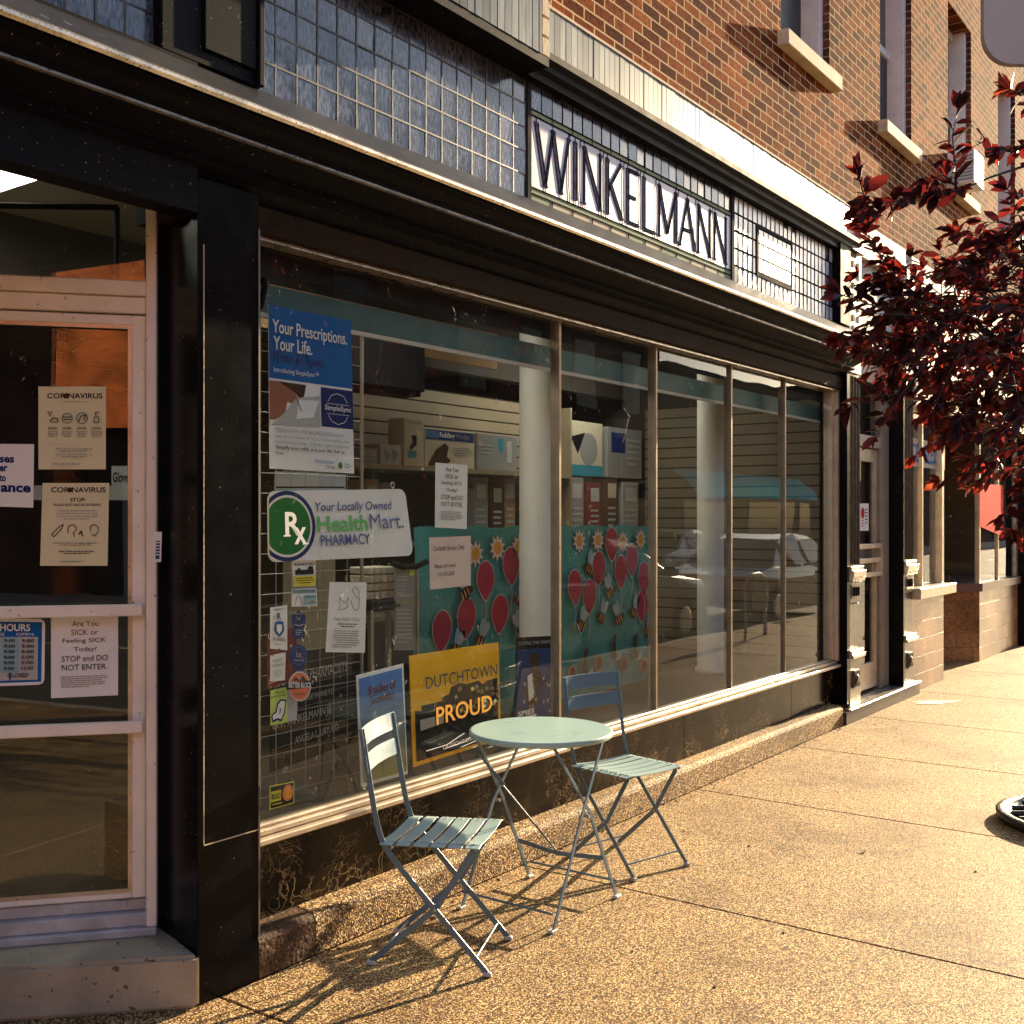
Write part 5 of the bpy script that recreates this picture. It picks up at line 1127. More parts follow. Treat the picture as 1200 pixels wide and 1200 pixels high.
# goods seen through the entrance door
for k, (x, z, h, m_) in enumerate(((0.2, .9, .3, NAVY), (.55, .9, .22, TAN), (.95, .9, .34, GREY), (1.3, .9, .2, MAROON), (0.0, 1.4, .25, TAN), (.45, 1.4, .2, LGREY), (.85, 1.4, .3, NAVY), (1.2, 1.4, .22, CREAMP))):
    lab = 'goods box on the %s shelf inside the entrance, %s from the left' % ('lower' if z < 1 else 'upper', ('first', 'second', 'third', 'fourth')[k % 4])
    r = root('goods_box', (x, 2.4, z), lab, 'box'); MB().box(x, x + .26, 2.4, 2.55, z + .001, z + h).build('carton', m_, r, bevel=.004)
    MB().box(x + .03, x + .23, 2.395, 2.399, z + h * .4, z + h * .85).build('printed_label', LGREY if m_ is not LGREY else BLUE, r)
r = root('entrance_shelf', (.8, 2.5, .17), 'low shelving with price strips seen through the entrance door', 'shelving')
for z in (.9, 1.4, .5): MB().box(-.6, 1.9, 2.3, 2.6, z - .03, z).build('shelf', m_slat, r)
MB().box(-.6, 1.9, 2.61, 2.63, .171, 1.9).build('back_panel', m_intwall, r)
p = Sheet([(131, 546), (153, 546), (153, 570), (131, 570)], yp(1.6)); p.text('Gloves', .05, .3, .98, .8, BLACK, .02); p.build('glove_box_label', 'grey box end reading Gloves behind the entrance door glass', 'label', LGREY)
p = Sheet([(2, 569), (153, 569), (153, 586), (2, 586)], yp(1.55)); p.build('price_rail', 'white price rail behind the two yellow notices of the entrance door', 'rail', LGREY, thick=.01)

# ---- papers further right
p = Sheet([(1007, 590), (1018, 590), (1018, 622), (1007, 622)], yp(.164))
p.ell(.35, .35, .2, .2, RED).lines(.6, .2, .9, .8, 5, NAVY).lines(.2, .6, .5, .9, 3, RED)
p.build('door_flyer', 'small white flyer with a red spot on the street door glass', 'flyer', WHITE)
p = Sheet([(1066, 512), (1107.5, 521), (1107, 551), (1066, 546)], yp(.094))
p.text('CE', .02, .18, .26, .85, SKYB, .02).text('BLESSED', .40, .15, .97, .85, SKYB, .02)
p.build('window_banner', 'pale banner reading CE BLESSED across the narrow side shop window', 'banner', CREAMP, thick=.001)
p = Sheet([(1083, 668), (1103.5, 666), (1103.5, 689), (1083, 691)], yp(.112)); p.text('CLOSED', -.25, .15, .98, .85, BLACK, .02)
p.build('closed_sign', 'small CLOSED sign low in the side shop window', 'sign', TAN)
p = Sheet([(1148, 566), (1176, 569), (1176, 629), (1148, 617)], yp(.094))
p.build('red_panel', 'plain bright red panel in the far bay window', 'panel', pc('bright_red', (0.80, 0.03, 0.02)), thick=.002)
bk_ = root('blue_tub', (12.55, 1.1, .873), 'small tub of blue packets behind the far bay window', 'tub')
MB().cyl((12.75, .9, .875), (12.75, .9, 1.02), .09, .11).build('tub', PALEB, bk_)
mt = MB()
for k in range(5): mt.box(12.68 + k * .03, 12.70 + k * .03, .87, .93, 1.021, 1.06 + .02 * (k % 2))
mt.build('packets', BLUE, bk_)

# ================================================================== FOLDING CHAIRS AND TABLE
def flatbar(mb, path, wd, th, side):              # flat steel bar: wd along 'side' x thickness
    return mb.sweep(path, [(-wd / 2, -th / 2), (wd / 2, -th / 2), (wd / 2, th / 2), (-wd / 2, th / 2)], side)
def make_chair(loc, phi, label):
    r = root('folding_chair', (loc[0], loc[1], 0), label, 'chair', 'folding bistro chairs beside the round table', rz=R(phi - 90), local=True)
    HW = 0.172
    def curve(pts, n=5):                          # Catmull-Rom through profile points
        out = []; P = [pts[0]] + pts + [pts[-1]]
        for i in range(1, len(P) - 2):
            for k in range(n):
                t = k / n; out.append(tuple(0.5 * ((2 * P[i][q]) + (-P[i - 1][q] + P[i + 1][q]) * t + (2 * P[i - 1][q] - 5 * P[i][q] + 4 * P[i + 1][q] - P[i + 2][q]) * t * t + (-P[i - 1][q] + 3 * P[i][q] - 3 * P[i + 1][q] + P[i + 2][q]) * t ** 3) for q in (0, 1)))
        return out + [pts[-1]]
    prof = curve([(0.215, 0.012), (0.03, 0.215), (-0.135, 0.40), (-0.178, 0.48), (-0.205, 0.60), (-0.245, 0.845)])
    for sx in (-1, 1):
        b = MB(); flatbar(b, [(sx * HW, y, z) for y, z in prof], 0.005, 0.021, (1, 0, 0)); b.build('long_leg', m_steel_shade, r, bevel=.0012)
        b = MB(); xx_ = sx * (HW - 0.016); flatbar(b, [(xx_, 0.165, 0.438), (xx_, 0.03, 0.222), (xx_ + sx * .0, -0.215, 0.012)], 0.005, 0.021, (1, 0, 0)); b.build('short_leg', m_steel_shade, r, bevel=.0012)
        b = MB(); b.cyl((sx * (HW + .006), 0.028, 0.219), (sx * (HW - .022), 0.028, 0.219), .006, n=10); b.build('pivot', m_rivet, r)
        b = MB(); b.box(sx * HW - .008, sx * HW + .008, .200, .232, 0.0, .016); b.build('foot_cap', m_rubber, r, bevel=.003)
        b = MB(); b.box(xx_ - .008, xx_ + .008, -.232, -.200, 0.0, .016); b.build('foot_cap', m_rubber, r, bevel=.003)
        # seat rail
        b = MB(); flatbar(b, [(sx * (HW - .008), -0.165, 0.440), (sx * (HW - .008), 0.18, 0.447)], 0.004, 0.016, (1, 0, 0)); b.build('seat_rail', m_steel_shade, r)
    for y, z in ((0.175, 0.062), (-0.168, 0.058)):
        b = MB(); b.cyl((-HW + .01, y, z), (HW - .01, y, z), .0045, n=8); b.build('stretcher', m_steel_shade, r)
    b = MB(); b.cyl((-HW, -.14, .425), (HW, -.14, .425), .006, n=8); b.build('hinge_rod', m_steel_shade, r)
    for k in range(6):                            # seat slats, a little dished
        y0 = -0.172 + k * 0.0625; dp = 0.052 if k > 1 else 0.046
        b = MB(); n = 10; top = []; hw = HW + 0.022
        for i in range(n + 1):
            x = -hw + 2 * hw * i / n; q = (x / hw) ** 2; z = 0.452 + 0.010 * (1 - abs(k - 2.5) * .0) * (q - .6) - 0.010 * max(0, q - .8) * 4
            top.append((x, z + (k - 2.5) * 0.001))
        vs = [(x, y0, z) for x, z in top] + [(x, y0 + dp, z) for x, z in top] + [(x, y0 + dp, z - .0035) for x, z in top] + [(x, y0, z - .0035) for x, z in top]
        m_ = n + 1; fs = []
        for i in range(n):
            for a_, b_ in ((0, 1), (1, 2), (2, 3), (3, 0)): fs.append((a_ * m_ + i, a_ * m_ + i + 1, b_ * m_ + i + 1, b_ * m_ + i))
        fs += [(0, m_, 2 * m_, 3 * m_), (n, 3 * m_ + n, 2 * m_ + n, m_ + n)]
        b.add(vs, fs); sl_ = b.build('seat_slat', m_seat, r, bevel=.001)
        b = MB()
        for x in (-HW + .008, HW - .008): b.cyl((x, y0 + dp / 2, .450), (x, y0 + dp / 2, .4575), .0035, n=8)
        b.build('rivet', m_rivet, sl_) if k > 1 else None
    for z0, z1 in ((0.690, 0.752), (0.782, 0.848)):  # curved back slats
        b = MB(); n = 10; vs = []; hw = HW + .014
        for i in range(n + 1):
            x = -hw + 2 * hw * i / n; bow = -0.020 * (1 - (x / hw) ** 2)
            for z, dy in ((z0, 0), (z1, 0), (z1, -.0035), (z0, -.0035)):
                vs.append((x, -0.205 - (z - .60) * .163 + bow + dy + .006, z))
        fs = [(i * 4 + a_, i * 4 + (a_ + 1) % 4, (i + 1) * 4 + (a_ + 1) % 4, (i + 1) * 4 + a_) for i in range(n) for a_ in range(4)] + [(0, 1, 2, 3), (n * 4, n * 4 + 3, n * 4 + 2, n * 4 + 1)]
        b.add(vs, fs); b.build('back_slat', m_steel_shade, r, bevel=.001)
    return r
make_chair((3.145, -0.355), -66, 'grey green folding metal chair with sunlit back slats, left of the table')
make_chair((4.49, -0.36), -105, 'grey green folding metal chair right of the table, its back in shade')

TX, TY2 = 3.80, -0.35
tb_ = root('round_table', (TX, TY2, 0), 'round grey green folding metal table between the two chairs', 'table')
b = MB(); b.poly([(TX + .29 * math.cos(2 * math.pi * k / 64), TY2 + .29 * math.sin(2 * math.pi * k / 64), .722) for k in range(64)]); b.lathe((TX, TY2, 0), [(.290, .722), (.296, .7205), (.2985, .716), (.2985, .702), (.296, .700), (.294, .702), (.293, .712), (0.02, .714)], 64); b.build('tabletop', m_table, tb_)
xa, xb, ya, yb = 3.553, 4.040, TY2 - .225, TY2 + .225
for fr_, (fx, tx) in enumerate(((xa, 3.985), (xb, 3.615))):
    for yy in (ya, yb):
        yo = yy + (0.006 if fr_ else -0.006); b = MB()
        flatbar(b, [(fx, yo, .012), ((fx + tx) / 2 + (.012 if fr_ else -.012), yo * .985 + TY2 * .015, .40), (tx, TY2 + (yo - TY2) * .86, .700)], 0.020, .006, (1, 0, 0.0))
        b.build('leg', m_steel_shade, tb_, bevel=.0012)
        b = MB(); b.box(fx - .02, fx + .02, yy - .012, yy + .012, 0, .012); b.build('foot', m_rubber, tb_, bevel=.003)
    b = MB(); b.cyl((fx, ya, .07), (fx, yb, .07), .005, n=8); b.build('stretcher', m_steel_shade, tb_)
for yy in (ya, yb): b = MB(); b.cyl((TX, yy - .014, .395), (TX, yy + .014, .395), .007, n=10); b.build('pivot', m_rivet, tb_)
b = MB(); flatbar(b, [(xb - .10, yb - .01, .19), (xb - .115, TY2, .175), (xb - .10, ya + .01, .19)], .018, .005, (0, 0, 1)); b.build('cross_bar', m_steel_shade, tb_, bevel=.001)
b = MB(); b.tube([(3.665, yb - .02, .60), (3.70, yb - .09, .50), (3.92, TY2, .185)], .0045, 8); b.build('latch_rod', m_steel_shade, tb_)
b = MB(); flatbar(b, [(3.66, yb - .01, .615), (3.715, yb - .10, .49)], .014, .005, (0, 1, 0)); b.build('latch_bar', m_steel_shade, tb_, bevel=.001)
for yy in (ya + .04, yb - .04): b = MB(); flatbar(b, [(3.60, yy, .706), (4.0, yy, .706)], .018, .01, (0, 1, 0)); b.build('top_rail', m_steel_shade, tb_)
# cigarette stub on the pavement
stb = root('cigarette_stub', (3.40, -.12, 0), 'white cigarette stub lying on the pavement beside the left chair', 'cigarette end')
MB().cyl((3.40, -.12, .005), (3.425, -.09, .005), .004, n=8).build('paper', WHITE, stb)
lf_ = root('dry_leaf', (3.95, -1.15, 0), 'small dark dry leaf lying alone on the pavement', 'leaf')
q = yp(-1).at(1012, 999)
q = CAM + ray(1012, 999) * (1.6 * F / (999 - CY))
lf_.location = (q.x, q.y, 0)
MB().add([(q.x - .03, q.y, .003), (q.x, q.y - .012, .008), (q.x + .035, q.y, .004), (q.x, q.y + .012, .012)], [(0, 1, 2), (0, 2, 3)]).build('blade', BROWN, lf_)

# low round black iron dish at the right edge of the pavement
def gpt(px, py): return CAM + ray(px, py) * (1.6 * F / (py - CY))
dx_, dy_ = 6.44, -2.03
m_cast = paint('black_cast_iron', (0.010, 0.010, 0.011), 0.32, var=.3, bump=.2, scale=12)
dr = root('iron_dish', (dx_, dy_, 0), 'low round black ribbed iron dish on the pavement, cut off by the right picture edge', 'dish')
b = MB(); b.lathe((dx_, dy_, 0), [(.44, 0.0), (.475, .02), (.48, .05), (.465, .058), (.44, .060), (.425, .045), (.41, .022), (0.02, .020)], 56); b.build('rim', m_cast, dr)
for k in range(7):
    yy = -.33 + k * .11; hl = math.sqrt(max(.01, .40 ** 2 - yy ** 2)); d_ = Vector((.5888, -.8083, 0)); e_ = Vector((.8083, .5888, 0))
    c_ = Vector((dx_, dy_, .036)) + e_ * yy
    b = MB(); b.cyl(c_ - d_ * hl, c_ + d_ * hl, .016, n=10); b.build('rib', m_cast, dr)

# ================================================================== PLUM TREE
def leafmat():
    m, ns, L = newmat('purple_leaf')
    o = N(ns, 'ShaderNodeOutputMaterial'); at = N(ns, 'ShaderNodeAttribute'); at.attribute_name = 'rnd'
    r = ramp(ns, [(0, (0.018, 0.008, 0.012)), (.6, (0.035, 0.010, 0.014)), (1, (0.10, 0.02, 0.018))]); L.new(at.outputs['Fac'], r.inputs[0])
    b = N(ns, 'ShaderNodeBsdfPrincipled'); L.new(r.outputs[0], b.inputs['Base Color']); b.inputs['Roughness'].default_value = .42
    b.inputs['Specular IOR Level'].default_value = .3
    t = N(ns, 'ShaderNodeBsdfTranslucent'); r2 = ramp(ns, [(0, (0.03, 0.004, 0.006)), (.45, (0.12, 0.012, 0.012)), (.8, (0.42, 0.035, 0.025)), (1, (0.7, 0.12, 0.05))]); L.new(at.outputs['Fac'], r2.inputs[0]); L.new(r2.outputs[0], t.inputs[0])
    mx = N(ns, 'ShaderNodeMixShader'); mx.inputs[0].default_value = .38; L.new(b.outputs[0], mx.inputs[1]); L.new(t.outputs[0], mx.inputs[2]); L.new(mx.outputs[0], o.inputs[0]); return m
m_leaf = leafmat(); m_bark = paint('plum_bark', (0.06, 0.045, 0.04), .8, var=.3, scale=20, bump=.6)
tr_ = root('plum_tree', (6.2, -2.75, 0), 'purple leaved plum tree whose branches reach in from the right edge', 'tree')
LV = MB(); BR = MB(); rt = random.Random(11)
def rv(s_=1.0): return Vector((rt.gauss(0, s_), rt.gauss(0, s_), rt.gauss(0, s_)))
def leaf(p, d, ln, rnd):
    d = d.normalized(); up = Vector((0, 0, 1)) + rv(.55); s_ = d.cross(up).normalized(); u = s_.cross(d).normalized()
    w_ = ln * rt.uniform(.20, .27); cv = ln * rt.uniform(.0, .22)
    a = p; m1 = p + d * ln * .32 - u * cv * .15; m2 = p + d * ln * .70 - u * cv * .5; t = p + d * ln - u * cv
    lift = u * w_ * rt.uniform(.2, .6)
    vs = [a, m1 + s_ * w_ * .85 + lift, m2 + s_ * w_ * .8 + lift, t, m2 - s_ * w_ * .8 + lift, m1 - s_ * w_ * .85 + lift, m1, m2]
    LV.add(vs, [(0, 1, 6), (1, 2, 7, 6), (2, 3, 7), (0, 6, 5), (6, 7, 4, 5), (7, 3, 4)], True); LV.rnd += [rnd] * 8
def twig(path, n, ln=.078, r0=.004, tuft=True, hot=.0):
    pts = [Vector(p) for p in path]
    BR.tube(pts, [r0 * (1 - .7 * i / (len(pts) - 1)) for i in range(len(pts))], 5)
    seg = len(pts) - 1; base = rt.random()
    for k in range(n):
        t = (k + rt.random() * .6) / n * seg; i = min(int(t), seg - 1); p = pts[i].lerp(pts[i + 1], t - i)
        tg = (pts[i + 1] - pts[i]).normalized(); sd = tg.cross(Vector((0, 0, 1)) + rv(.5)).normalized() * (1 if k % 2 else -1)
        d = tg * rt.uniform(.3, .9) + sd * rt.uniform(.5, 1.1) + Vector((0, 0, rt.uniform(-.55, .15)))
        leaf(p, d, ln * rt.uniform(.5, 1.2), min(1, max(0, rt.gauss(.30 + hot, .28))))
    if tuft:
        for k in range(5): leaf(pts[-1], (pts[-1] - pts[-2]).normalized() + rv(.45), ln * rt.uniform(.6, 1), min(1, max(0, rt.gauss(.55 + hot, .25))))
def pth(lst): return [atd(px, py, d) for px, py, d in lst]
twig(pth([(1215, 190, 3.9), (1160, 208, 3.8), (1128, 222, 3.75)]), 2, tuft=False, r0=.006)
twig(pth([(1128, 222, 3.75), (1095, 228, 3.7), (1060, 234, 3.65), (1030, 240, 3.6), (1005, 246, 3.55)]), 44)
twig(pth([(1120, 222, 3.75), (1119, 190, 3.75), (1116, 160, 3.7), (1122, 128, 3.7)]), 22)
twig(pth([(1128, 225, 3.75), (1105, 205, 3.7), (1085, 210, 3.6)]), 14)
twig(pth([(1030, 245, 3.6), (1012, 228, 3.6), (1006, 206, 3.6)]), 14)
twig(pth([(1145, 150, 3.8), (1156, 165, 3.8), (1140, 172, 3.8)]), 3)
twig(pth([(1215, 108, 3.7), (1195, 112, 3.7), (1184, 104, 3.7)]), 9)
twig(pth([(1215, 168, 3.6), (1190, 172, 3.6), (1172, 178, 3.6)]), 18)
twig(pth([(1215, 232, 3.6), (1192, 228, 3.6), (1180, 222, 3.6)]), 6)
twig(pth([(1215, 285, 3.7), (1165, 280, 3.7), (1120, 272, 3.65)]), 30)
twig(pth([(1180, 300, 3.7), (1150, 300, 3.7), (1128, 318, 3.65)]), 26)
twig(pth([(1215, 262, 3.6), (1185, 268, 3.6), (1165, 285, 3.6)]), 24)
twig(pth([(1150, 345, 4.0), (1110, 325, 3.9), (1072, 322, 3.9)]), 3, tuft=False)
twig(pth([(1080, 350, 3.9), (1045, 320, 3.8), (1022, 285, 3.7), (1008, 262, 3.65)]), 46)
twig(pth([(1060, 350, 3.9), (1040, 335, 3.9), (1020, 330, 3.8)]), 20)
twig(pth([(1080, 375, 3.9), (1035, 362, 3.8), (1000, 350, 3.7), (985, 345, 3.7)]), 18)
twig(pth([(1090, 400, 4.0), (1040, 395, 3.9), (1005, 392, 3.8), (982, 398, 3.7)]), 34, hot=.2)
twig(pth([(1080, 420, 4.0), (1040, 415, 3.9), (1010, 410, 3.8)]), 26, hot=.2)
twig(pth([(1090, 470, 4.0), (1050, 462, 3.9), (1015, 465, 3.8), (995, 478, 3.7)]), 18)
twig(pth([(1150, 480, 3.8), (1125, 490, 3.7), (1112, 510, 3.7)]), 18, hot=.2)
twig(pth([(1150, 445, 3.9), (1110, 455, 3.8), (1085, 470, 3.7)]), 26, hot=.35)
def region(n, x0, x1, y0, y1, d0, d1, L_=.30, k=12, hot=0):
    for i in range(n):
        p = atd(rt.uniform(x0, x1), rt.uniform(y0, y1), rt.uniform(d0, d1))
        d = (-RT * rt.uniform(.2, 1) + rv(.45) + Vector((0, 0, rt.uniform(-.4, .3)))).normalized()
        twig([p, p + d * L_ * .5 + Vector((0, 0, -.01)), p + d * L_ + Vector((0, 0, -.05))], k, ln=.068, r0=.003, hot=hot)
region(38, 1080, 1240, 325, 395, 3.7, 5.0)
region(84, 1080, 1270, 355, 430, 3.6, 5.0)
region(50, 1195, 1290, 420, 550, 3.6, 4.8, hot=.1)
region(10, 1130, 1200, 440, 500, 3.6, 4.2, hot=.3, L_=.2)
region(16, 1225, 1290, 540, 590, 3.6, 4.6, L_=.22)
region(14, 1200, 1290, 250, 340, 3.7, 4.8)
region(14, 1045, 1110, 340, 380, 3.8, 4.4, L_=.2)
# rest of the crown, outside the picture
for i in range(330):
    while True:
        q = Vector((rt.uniform(-1, 1), rt.uniform(-1, 1), rt.uniform(-1, 1)))
        if .35 < q.length < 1: break
    p = Vector((6.25, -2.3, 3.35)) + Vector((q.x * 1.9, q.y * 1.5, q.z * 1.35))
    rr = p - CAM; dep = rr.dot(FW); pxx = CX + F * rr.dot(RT) / max(dep, .1)
    if dep < .5 or pxx < 1260: continue
    d = (q + rv(.3)).normalized(); twig([p, p + d * .15, p + d * .3 + Vector((0, 0, -.04))], 12, ln=.074, r0=.003)
LV.build('leaves', m_leaf, tr_)
tkb = Vector((6.2, -2.75, 0)); fork = Vector((6.2, -2.70, 1.75))
BR.tube([tkb, tkb + Vector((.02, 0, .8)), fork, fork + Vector((.05, .03, .9)), fork + Vector((.2, .1, 1.9))], [.085, .07, .062, .045, .015], 12)
for px_, py_, d_ in ((1215, 190, 3.9), (1215, 285, 3.7), (1150, 345, 4.0), (1090, 400, 4.0), (1150, 445, 3.9), (1090, 470, 4.0), (1215, 168, 3.6), (1230, 520, 4.0)):
    e_ = atd(px_, py_, d_); BR.tube([fork + Vector((0, 0, rt.uniform(-.2, .3))), fork.lerp(e_, .5) + Vector((0, 0, .10)), e_], [.03, .014, .006], 7)
BR.build('trunk', m_bark, tr_)

# pale rounded sign hanging at the top right corner
q = Plane(atd(1200, 40, 4.2).xy, (RT.x, RT.y))
sgn = root('pale_sign', q.at(1230, 75), 'pale pinkish sign board with rounded lower corner at the top right edge', 'sign')
def P_(a, b): return q.at(a, b)
pts = [P_(1153, -60), P_(1153, 40)] + [P_(1153 + 34 * (1 - math.cos(t)), 40 + 35 * math.sin(t)) for t in [math.pi / 2 * k / 6 for k in range(1, 7)]] + [P_(1300, 75), P_(1300, -60)]
MB().prism(pts, FW * .03).build('board', paint('pale_sign_paint', (0.50, 0.46, 0.44), .6, var=.06, scale=3), sgn)
q2 = P_(1290, -40) + FW * .05; q3 = Vector((q2.x, -3.1, q2.z)); MB().tube([q2 - RT * .3, q2, q3], .02).build('arm', m_cast, sgn); MB().cyl((q3.x, q3.y, 0), (q3.x, q3.y, q3.z + .4), .03).build('post', m_cast, sgn)

# ================================================================== ACROSS THE STREET (seen mirrored in the glass)
m_dkwin = paint('far_window_glass', (0.015, 0.018, 0.02), .08, bump=0)
def far_building(x0, x1, h, mat, label, wins, door=None):
    r = root('street_building', ((x0 + x1) / 2, -18, 0), label, 'building', 'buildings across the street seen mirrored')
    MB().box(x0, x1, -24, -15, 0, h).build('wall', mat, r)
    MB().box(x0 - .1, x1 + .1, -24, -14.8, h, h + .35).build('cornice', m_header, r)
    for a, b, z0, z1 in wins:
        wv = MB().box(a - .08, b + .08, -14.997, -14.93, z0 - .08, z1 + .08).build('window', m_header, r)
        MB().box(a, b, -14.929, -14.92, z0, z1).build('pane', m_dkwin, wv)
    return r
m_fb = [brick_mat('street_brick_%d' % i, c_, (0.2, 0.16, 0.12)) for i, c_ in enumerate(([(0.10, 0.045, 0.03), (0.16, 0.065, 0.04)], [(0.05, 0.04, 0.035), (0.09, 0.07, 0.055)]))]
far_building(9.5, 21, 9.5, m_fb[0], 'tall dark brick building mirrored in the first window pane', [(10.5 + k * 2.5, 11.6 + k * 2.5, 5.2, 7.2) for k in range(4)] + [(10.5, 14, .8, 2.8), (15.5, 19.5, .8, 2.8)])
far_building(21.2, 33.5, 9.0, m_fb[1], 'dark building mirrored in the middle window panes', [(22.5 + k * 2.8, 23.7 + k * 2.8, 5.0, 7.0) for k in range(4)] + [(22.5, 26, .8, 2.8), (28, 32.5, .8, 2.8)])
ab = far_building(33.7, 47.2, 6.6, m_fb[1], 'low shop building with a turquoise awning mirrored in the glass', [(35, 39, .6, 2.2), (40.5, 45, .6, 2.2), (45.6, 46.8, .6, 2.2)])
aw = MB(); nw = 96
vs = []
for i in range(nw + 1):
    t_ = i / nw; o = .10 * (i % 2)
    vs += [(34.5 + 11.5 * t_, -15.0 + o * .3, 3.2 + o), (33.2 + 10.6 * t_, -13.1 + o * .5, 2.25 + o)]
aw.add(vs, [(2 * i, 2 * i + 1, 2 * i + 3, 2 * i + 2) for i in range(nw)]); aw.m(paint('turquoise_canvas', (0.08, 0.78, 0.80), .6, bump=0)); aw.mi = [0] * len(aw.f)
aw.build('awning', None, ab)
far_building(64.2, 130, 9.2, m_fb[1], 'long dark row of buildings at the far end of the reflection', [])
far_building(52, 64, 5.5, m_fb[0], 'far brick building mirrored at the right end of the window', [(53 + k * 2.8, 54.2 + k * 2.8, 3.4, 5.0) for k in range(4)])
bb = root('back_building', (-2, -35, 0), 'dark building set back beyond the gap in the reflection', 'building')
MB().box(-12.5, 9, -40, -30, 0, 9).build('wall', m_fb[1], bb); MB().box(-12.6, 9.1, -40, -29.9, 9, 9.3).build('cornice', m_header, bb)
cb = root('corner_brick_building', (-20, -20, 0), 'orange brick building with a sunlit side wall mirrored in the entrance door', 'building')
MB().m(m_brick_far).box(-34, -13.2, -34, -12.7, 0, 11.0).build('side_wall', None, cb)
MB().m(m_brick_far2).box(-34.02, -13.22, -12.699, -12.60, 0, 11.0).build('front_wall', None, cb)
for x in (-16.3, -19.5, -22.7):
    pts = [(x - .55, -12.56, 5.0), (x + .55, -12.56, 5.0), (x + .55, -12.56, 7.2)] + [(x + .55 * math.cos(t), -12.56, 7.2 + .55 * math.sin(t)) for t in [math.pi * k / 8 for k in range(1, 8)]] + [(x - .55, -12.56, 7.2)]
    MB().prism(pts, (0, -.03, 0)).build('arched_window', m_upglass, cb)
MB().box(-34, -13.1, -34, -12.5, 11.0, 11.5).build('cornice', m_whitewood, cb)
MB().box(-13.19, -13.12, -15.6, -15.2, 7.0, 7.4).build('meter_box', MAROON, cb)
MB().tube([(-13.15, -15.4, 7.0), (-13.15, -15.5, 6.2), (-13.15, -15.3, 5.2), (-13.15, -15.35, 3)], .035).build('cable', WHITE, cb)
gbd = root('dark_garage', (-9, -17, 0), 'low dark building mirrored below the orange wall in the entrance door', 'building')
MB().box(-12.8, -7, -24, -13.2, 0, 3.2).build('wall', m_fb[1], gbd); MB().box(-12.9, -6.9, -24, -13.1, 3.2, 3.4).build('roof', m_header, gbd); MB().box(-11.8, -9, -13.199, -13.15, 0, 2.4).build('garage_door', m_grey, gbd)

def make_car(loc, L_, label, paintm, grp='cars parked along the street'):
    r = root('parked_car', loc, label, 'car', grp, local=True)
    n = 9; prof = [(-L_ / 2, .55), (-L_ / 2 + .05, .82), (-L_ / 2 + .9, .95), (-L_ / 2 + 1.55, 1.38), (-.1, 1.46), (.55, 1.40), (1.15, .98), (L_ / 2 - .25, .84), (L_ / 2, .62)]
    W2 = .88
    secs = []
    for x, z in prof:
        gh = z > 1.05; wt = .60 if gh else .80
        zb_ = .22 if abs(x) < L_ / 2 - .1 else .32
        secs.append([(x, -W2 * (.93 if abs(x) > L_ / 2 - .1 else 1), zb_), (x, -W2 * (.93 if abs(x) > L_ / 2 - .1 else 1.02), min(z, .75)), (x, -W2 * .97, min(z, .92)), (x, -wt, z), (x, wt, z), (x, W2 * .97, min(z, .92)), (x, W2 * (.93 if abs(x) > L_ / 2 - .1 else 1.02), min(z, .75)), (x, W2 * (.93 if abs(x) > L_ / 2 - .1 else 1), zb_)])
    b = MB(); m_ = 8; vs = [v for s_ in secs for v in s_]
    b.add(vs, [(i * m_ + j, i * m_ + (j + 1) % m_, (i + 1) * m_ + (j + 1) % m_, (i + 1) * m_ + j) for i in range(n - 1) for j in range(m_)] + [tuple(range(m_))[::-1], tuple(range((n - 1) * m_, n * m_))])
    o = b.build('body', paintm, r, bevel=.03, segs=2)
    for sy in (-1, 1):
        for xa_, xb_ in ((-L_ / 2 + 1.5, -.12), (-.04, .95)):
            ta, tb2 = (xa_ + .25, xb_) if xa_ < -1 else (xa_, xb_ - .42)
            q = [(xa_, sy * .885, .97), (xb_, sy * .885, .97), (tb2, sy * .66, 1.36), (ta, sy * .66, 1.36)]
            MB().poly([(x, y + sy * .012, z) for x, y, z in q]).build('side_window', m_dkwin, r)
    MB().poly([(1.17, -.74, 1.0), (1.17, .74, 1.0), (.60, .56, 1.40), (.60, -.56, 1.40)]).build('windscreen', m_dkwin, r)
    MB().poly([(-L_ / 2 + .88, -.72, .99), (-L_ / 2 + .88, .72, .99), (-L_ / 2 + 1.5, .56, 1.385), (-L_ / 2 + 1.5, -.56, 1.385)]).build('rear_window', m_dkwin, r)
    for wxx in (-L_ / 2 + .85, L_ / 2 - .85):
        for sy in (-1, 1):
            t_ = MB().cyl((wxx, sy * .70, .32), (wxx, sy * .92, .32), .32, n=24).build('wheel', BLACK, r)
            MB().cyl((wxx, sy * .921, .32), (wxx, sy * .93, .32), .20, .16, 14).build('rim', m_rivet, t_)
    for sy in (-1, 1):
        MB().box(L_ / 2 - .09, L_ / 2 + .01, sy * .62 - .16, sy * .62 + .16, .62, .74).build('headlight', WHITE, r, bevel=.02)
        MB().box(-L_ / 2 - .01, -L_ / 2 + .08, sy * .64 - .14, sy * .64 + .14, .66, .82).build('tail_light', RED, r, bevel=.02)
        MB().box(.78, .92, sy * .98 - .10, sy * .98 + .10, .96, 1.08).build('wing_mirror', paintm, r, bevel=.02)
    return r
cp1 = paint('dark_blue_car_paint', (0.012, 0.018, 0.035), .18, bump=0, coat=1); cp2 = paint('silver_car_paint', (0.06, 0.065, 0.07), .22, metal=.3, bump=0, coat=1); cp3 = paint('white_car_paint', (0.7, 0.7, 0.68), .25, bump=0, coat=1)
make_car((12.3, -4.75, -.13), 4.6, 'dark blue parked car at the near kerb mirrored in the third pane', cp1)
make_car((18.4, -4.75, -.13), 4.5, 'dark grey parked car behind the dark blue one mirrored in the fourth pane', cp2)
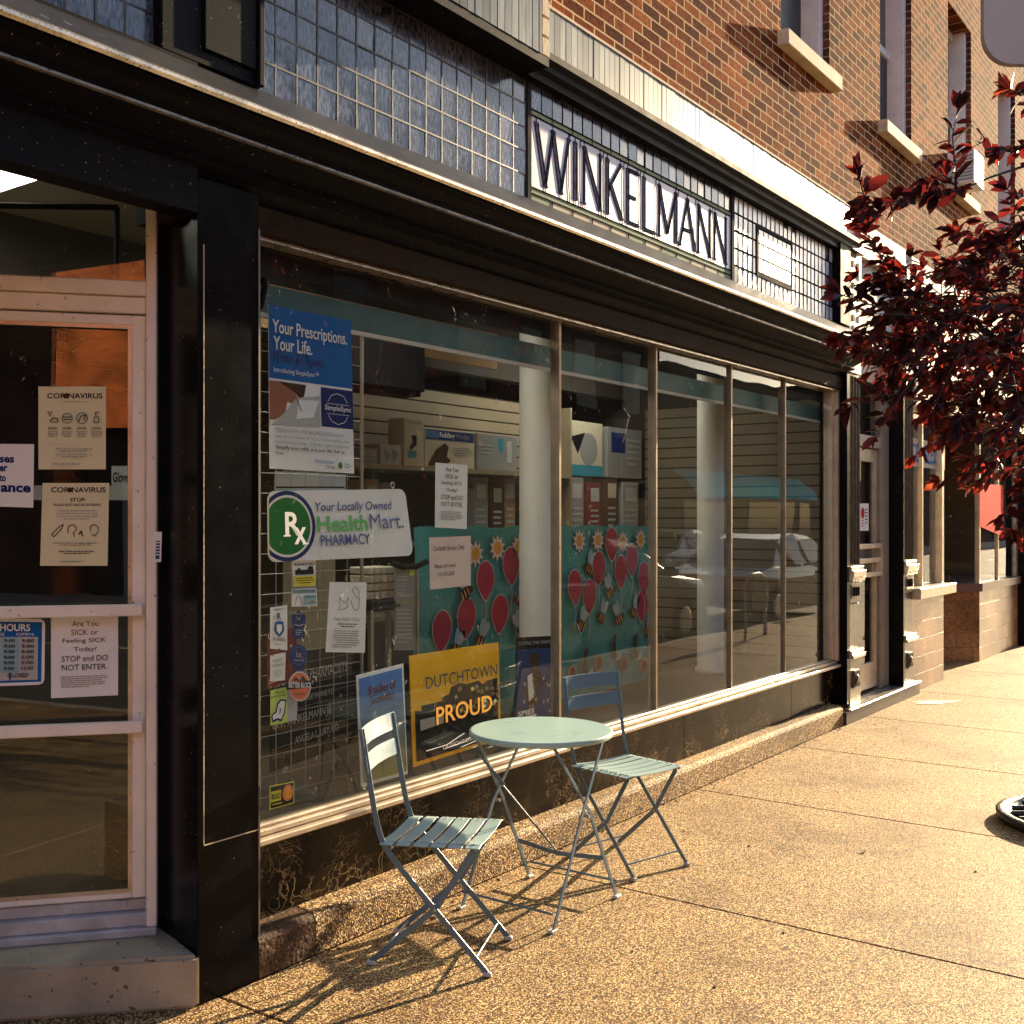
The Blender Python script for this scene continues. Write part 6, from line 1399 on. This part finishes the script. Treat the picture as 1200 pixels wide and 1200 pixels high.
make_car((27.0, -11.0, -.13), 4.5, 'white car parked on the far side of the street in the reflection', cp3)
# lantern, bike hoop and short post on the pavement edge (mirrored too)
lp = root('street_lantern', (26.6, -12.4, 0), 'dark street lamp with a lantern head mirrored in the fourth pane', 'street lamp')
b = MB(); b.lathe((26.6, -12.4, 0), [(.18, 0), (.18, .3), (.08, .5), (.06, 3.6), (.12, 3.75), (.05, 3.8)], 16); b.build('post', m_cast, lp)
b = MB(); b.lathe((26.6, -12.4, 0), [(.14, 3.8), (.24, 4.35), (.22, 4.36), (.0, 4.37)], 8); b.build('lantern', CREAMP, lp)
b = MB(); b.lathe((26.6, -12.4, 0), [(.28, 4.375), (.1, 4.6), (0, 4.75)], 8); b.build('lantern_cap', m_cast, lp)
bh = root('bike_rack', (13.9, -2.9, 0), 'grey steel hoop bike rack on the pavement edge mirrored in the fourth pane', 'bike rack')
MB().tube([(13.55, -2.9, 0), (13.55, -2.9, .7), (13.62, -2.9, .80), (13.75, -2.9, .85), (14.05, -2.9, .85), (14.18, -2.9, .80), (14.25, -2.9, .7), (14.25, -2.9, 0)], .025, 10).build('hoop', m_thresh, bh)

# white scuffs and litter on the pavement
rs_ = random.Random(5)
q0, q1 = gpt(1066, 824), gpt(1128, 822)
pts = []
for i in range(26):
    a = 2 * math.pi * i / 26; c_ = (q0 + q1) / 2; l_ = (q1 - q0) / 2; k_ = rs_.uniform(.6, 1.1)
    nrm = Vector((-l_.y, l_.x, 0)).normalized() * .10
    v = c_ + l_ * math.cos(a) * k_ + nrm * math.sin(a) * rs_.uniform(.5, 1.2); pts.append((v.x, v.y, .003))
tag(MB().poly(pts).build('pavement_stain', paint('lime_stain', (0.80, 0.72, 0.55), .9, var=.2, scale=20, bump=.2, spots=.12, spotc=(.5, .35, .18))), kind='structure')
db = MB()
for i in range(160):
    if rs_.random() < .7: x = rs_.uniform(2.9, 8.3); y = -abs(rs_.gauss(0, .03)) - .008
    else: x = rs_.uniform(2.6, 9); y = rs_.uniform(-1.8, -.1)
    r_ = rs_.uniform(.003, .009); a = rs_.uniform(0, 6)
    vs = [(x + r_ * math.cos(a + t) * rs_.uniform(.6, 1.3), y + r_ * math.sin(a + t) * rs_.uniform(.6, 1.3), .001) for t in (0, 1.57, 3.14, 4.71)]
    db.m(BROWN if i % 3 else TAN).add(vs + [(x, y, r_ * .8)], [(0, 1, 4), (1, 2, 4), (2, 3, 4), (3, 0, 4)])
tag(db.build('grit', None), 'scattered grit and leaf crumbs lying along the building kerb', 'grit', kind='stuff')
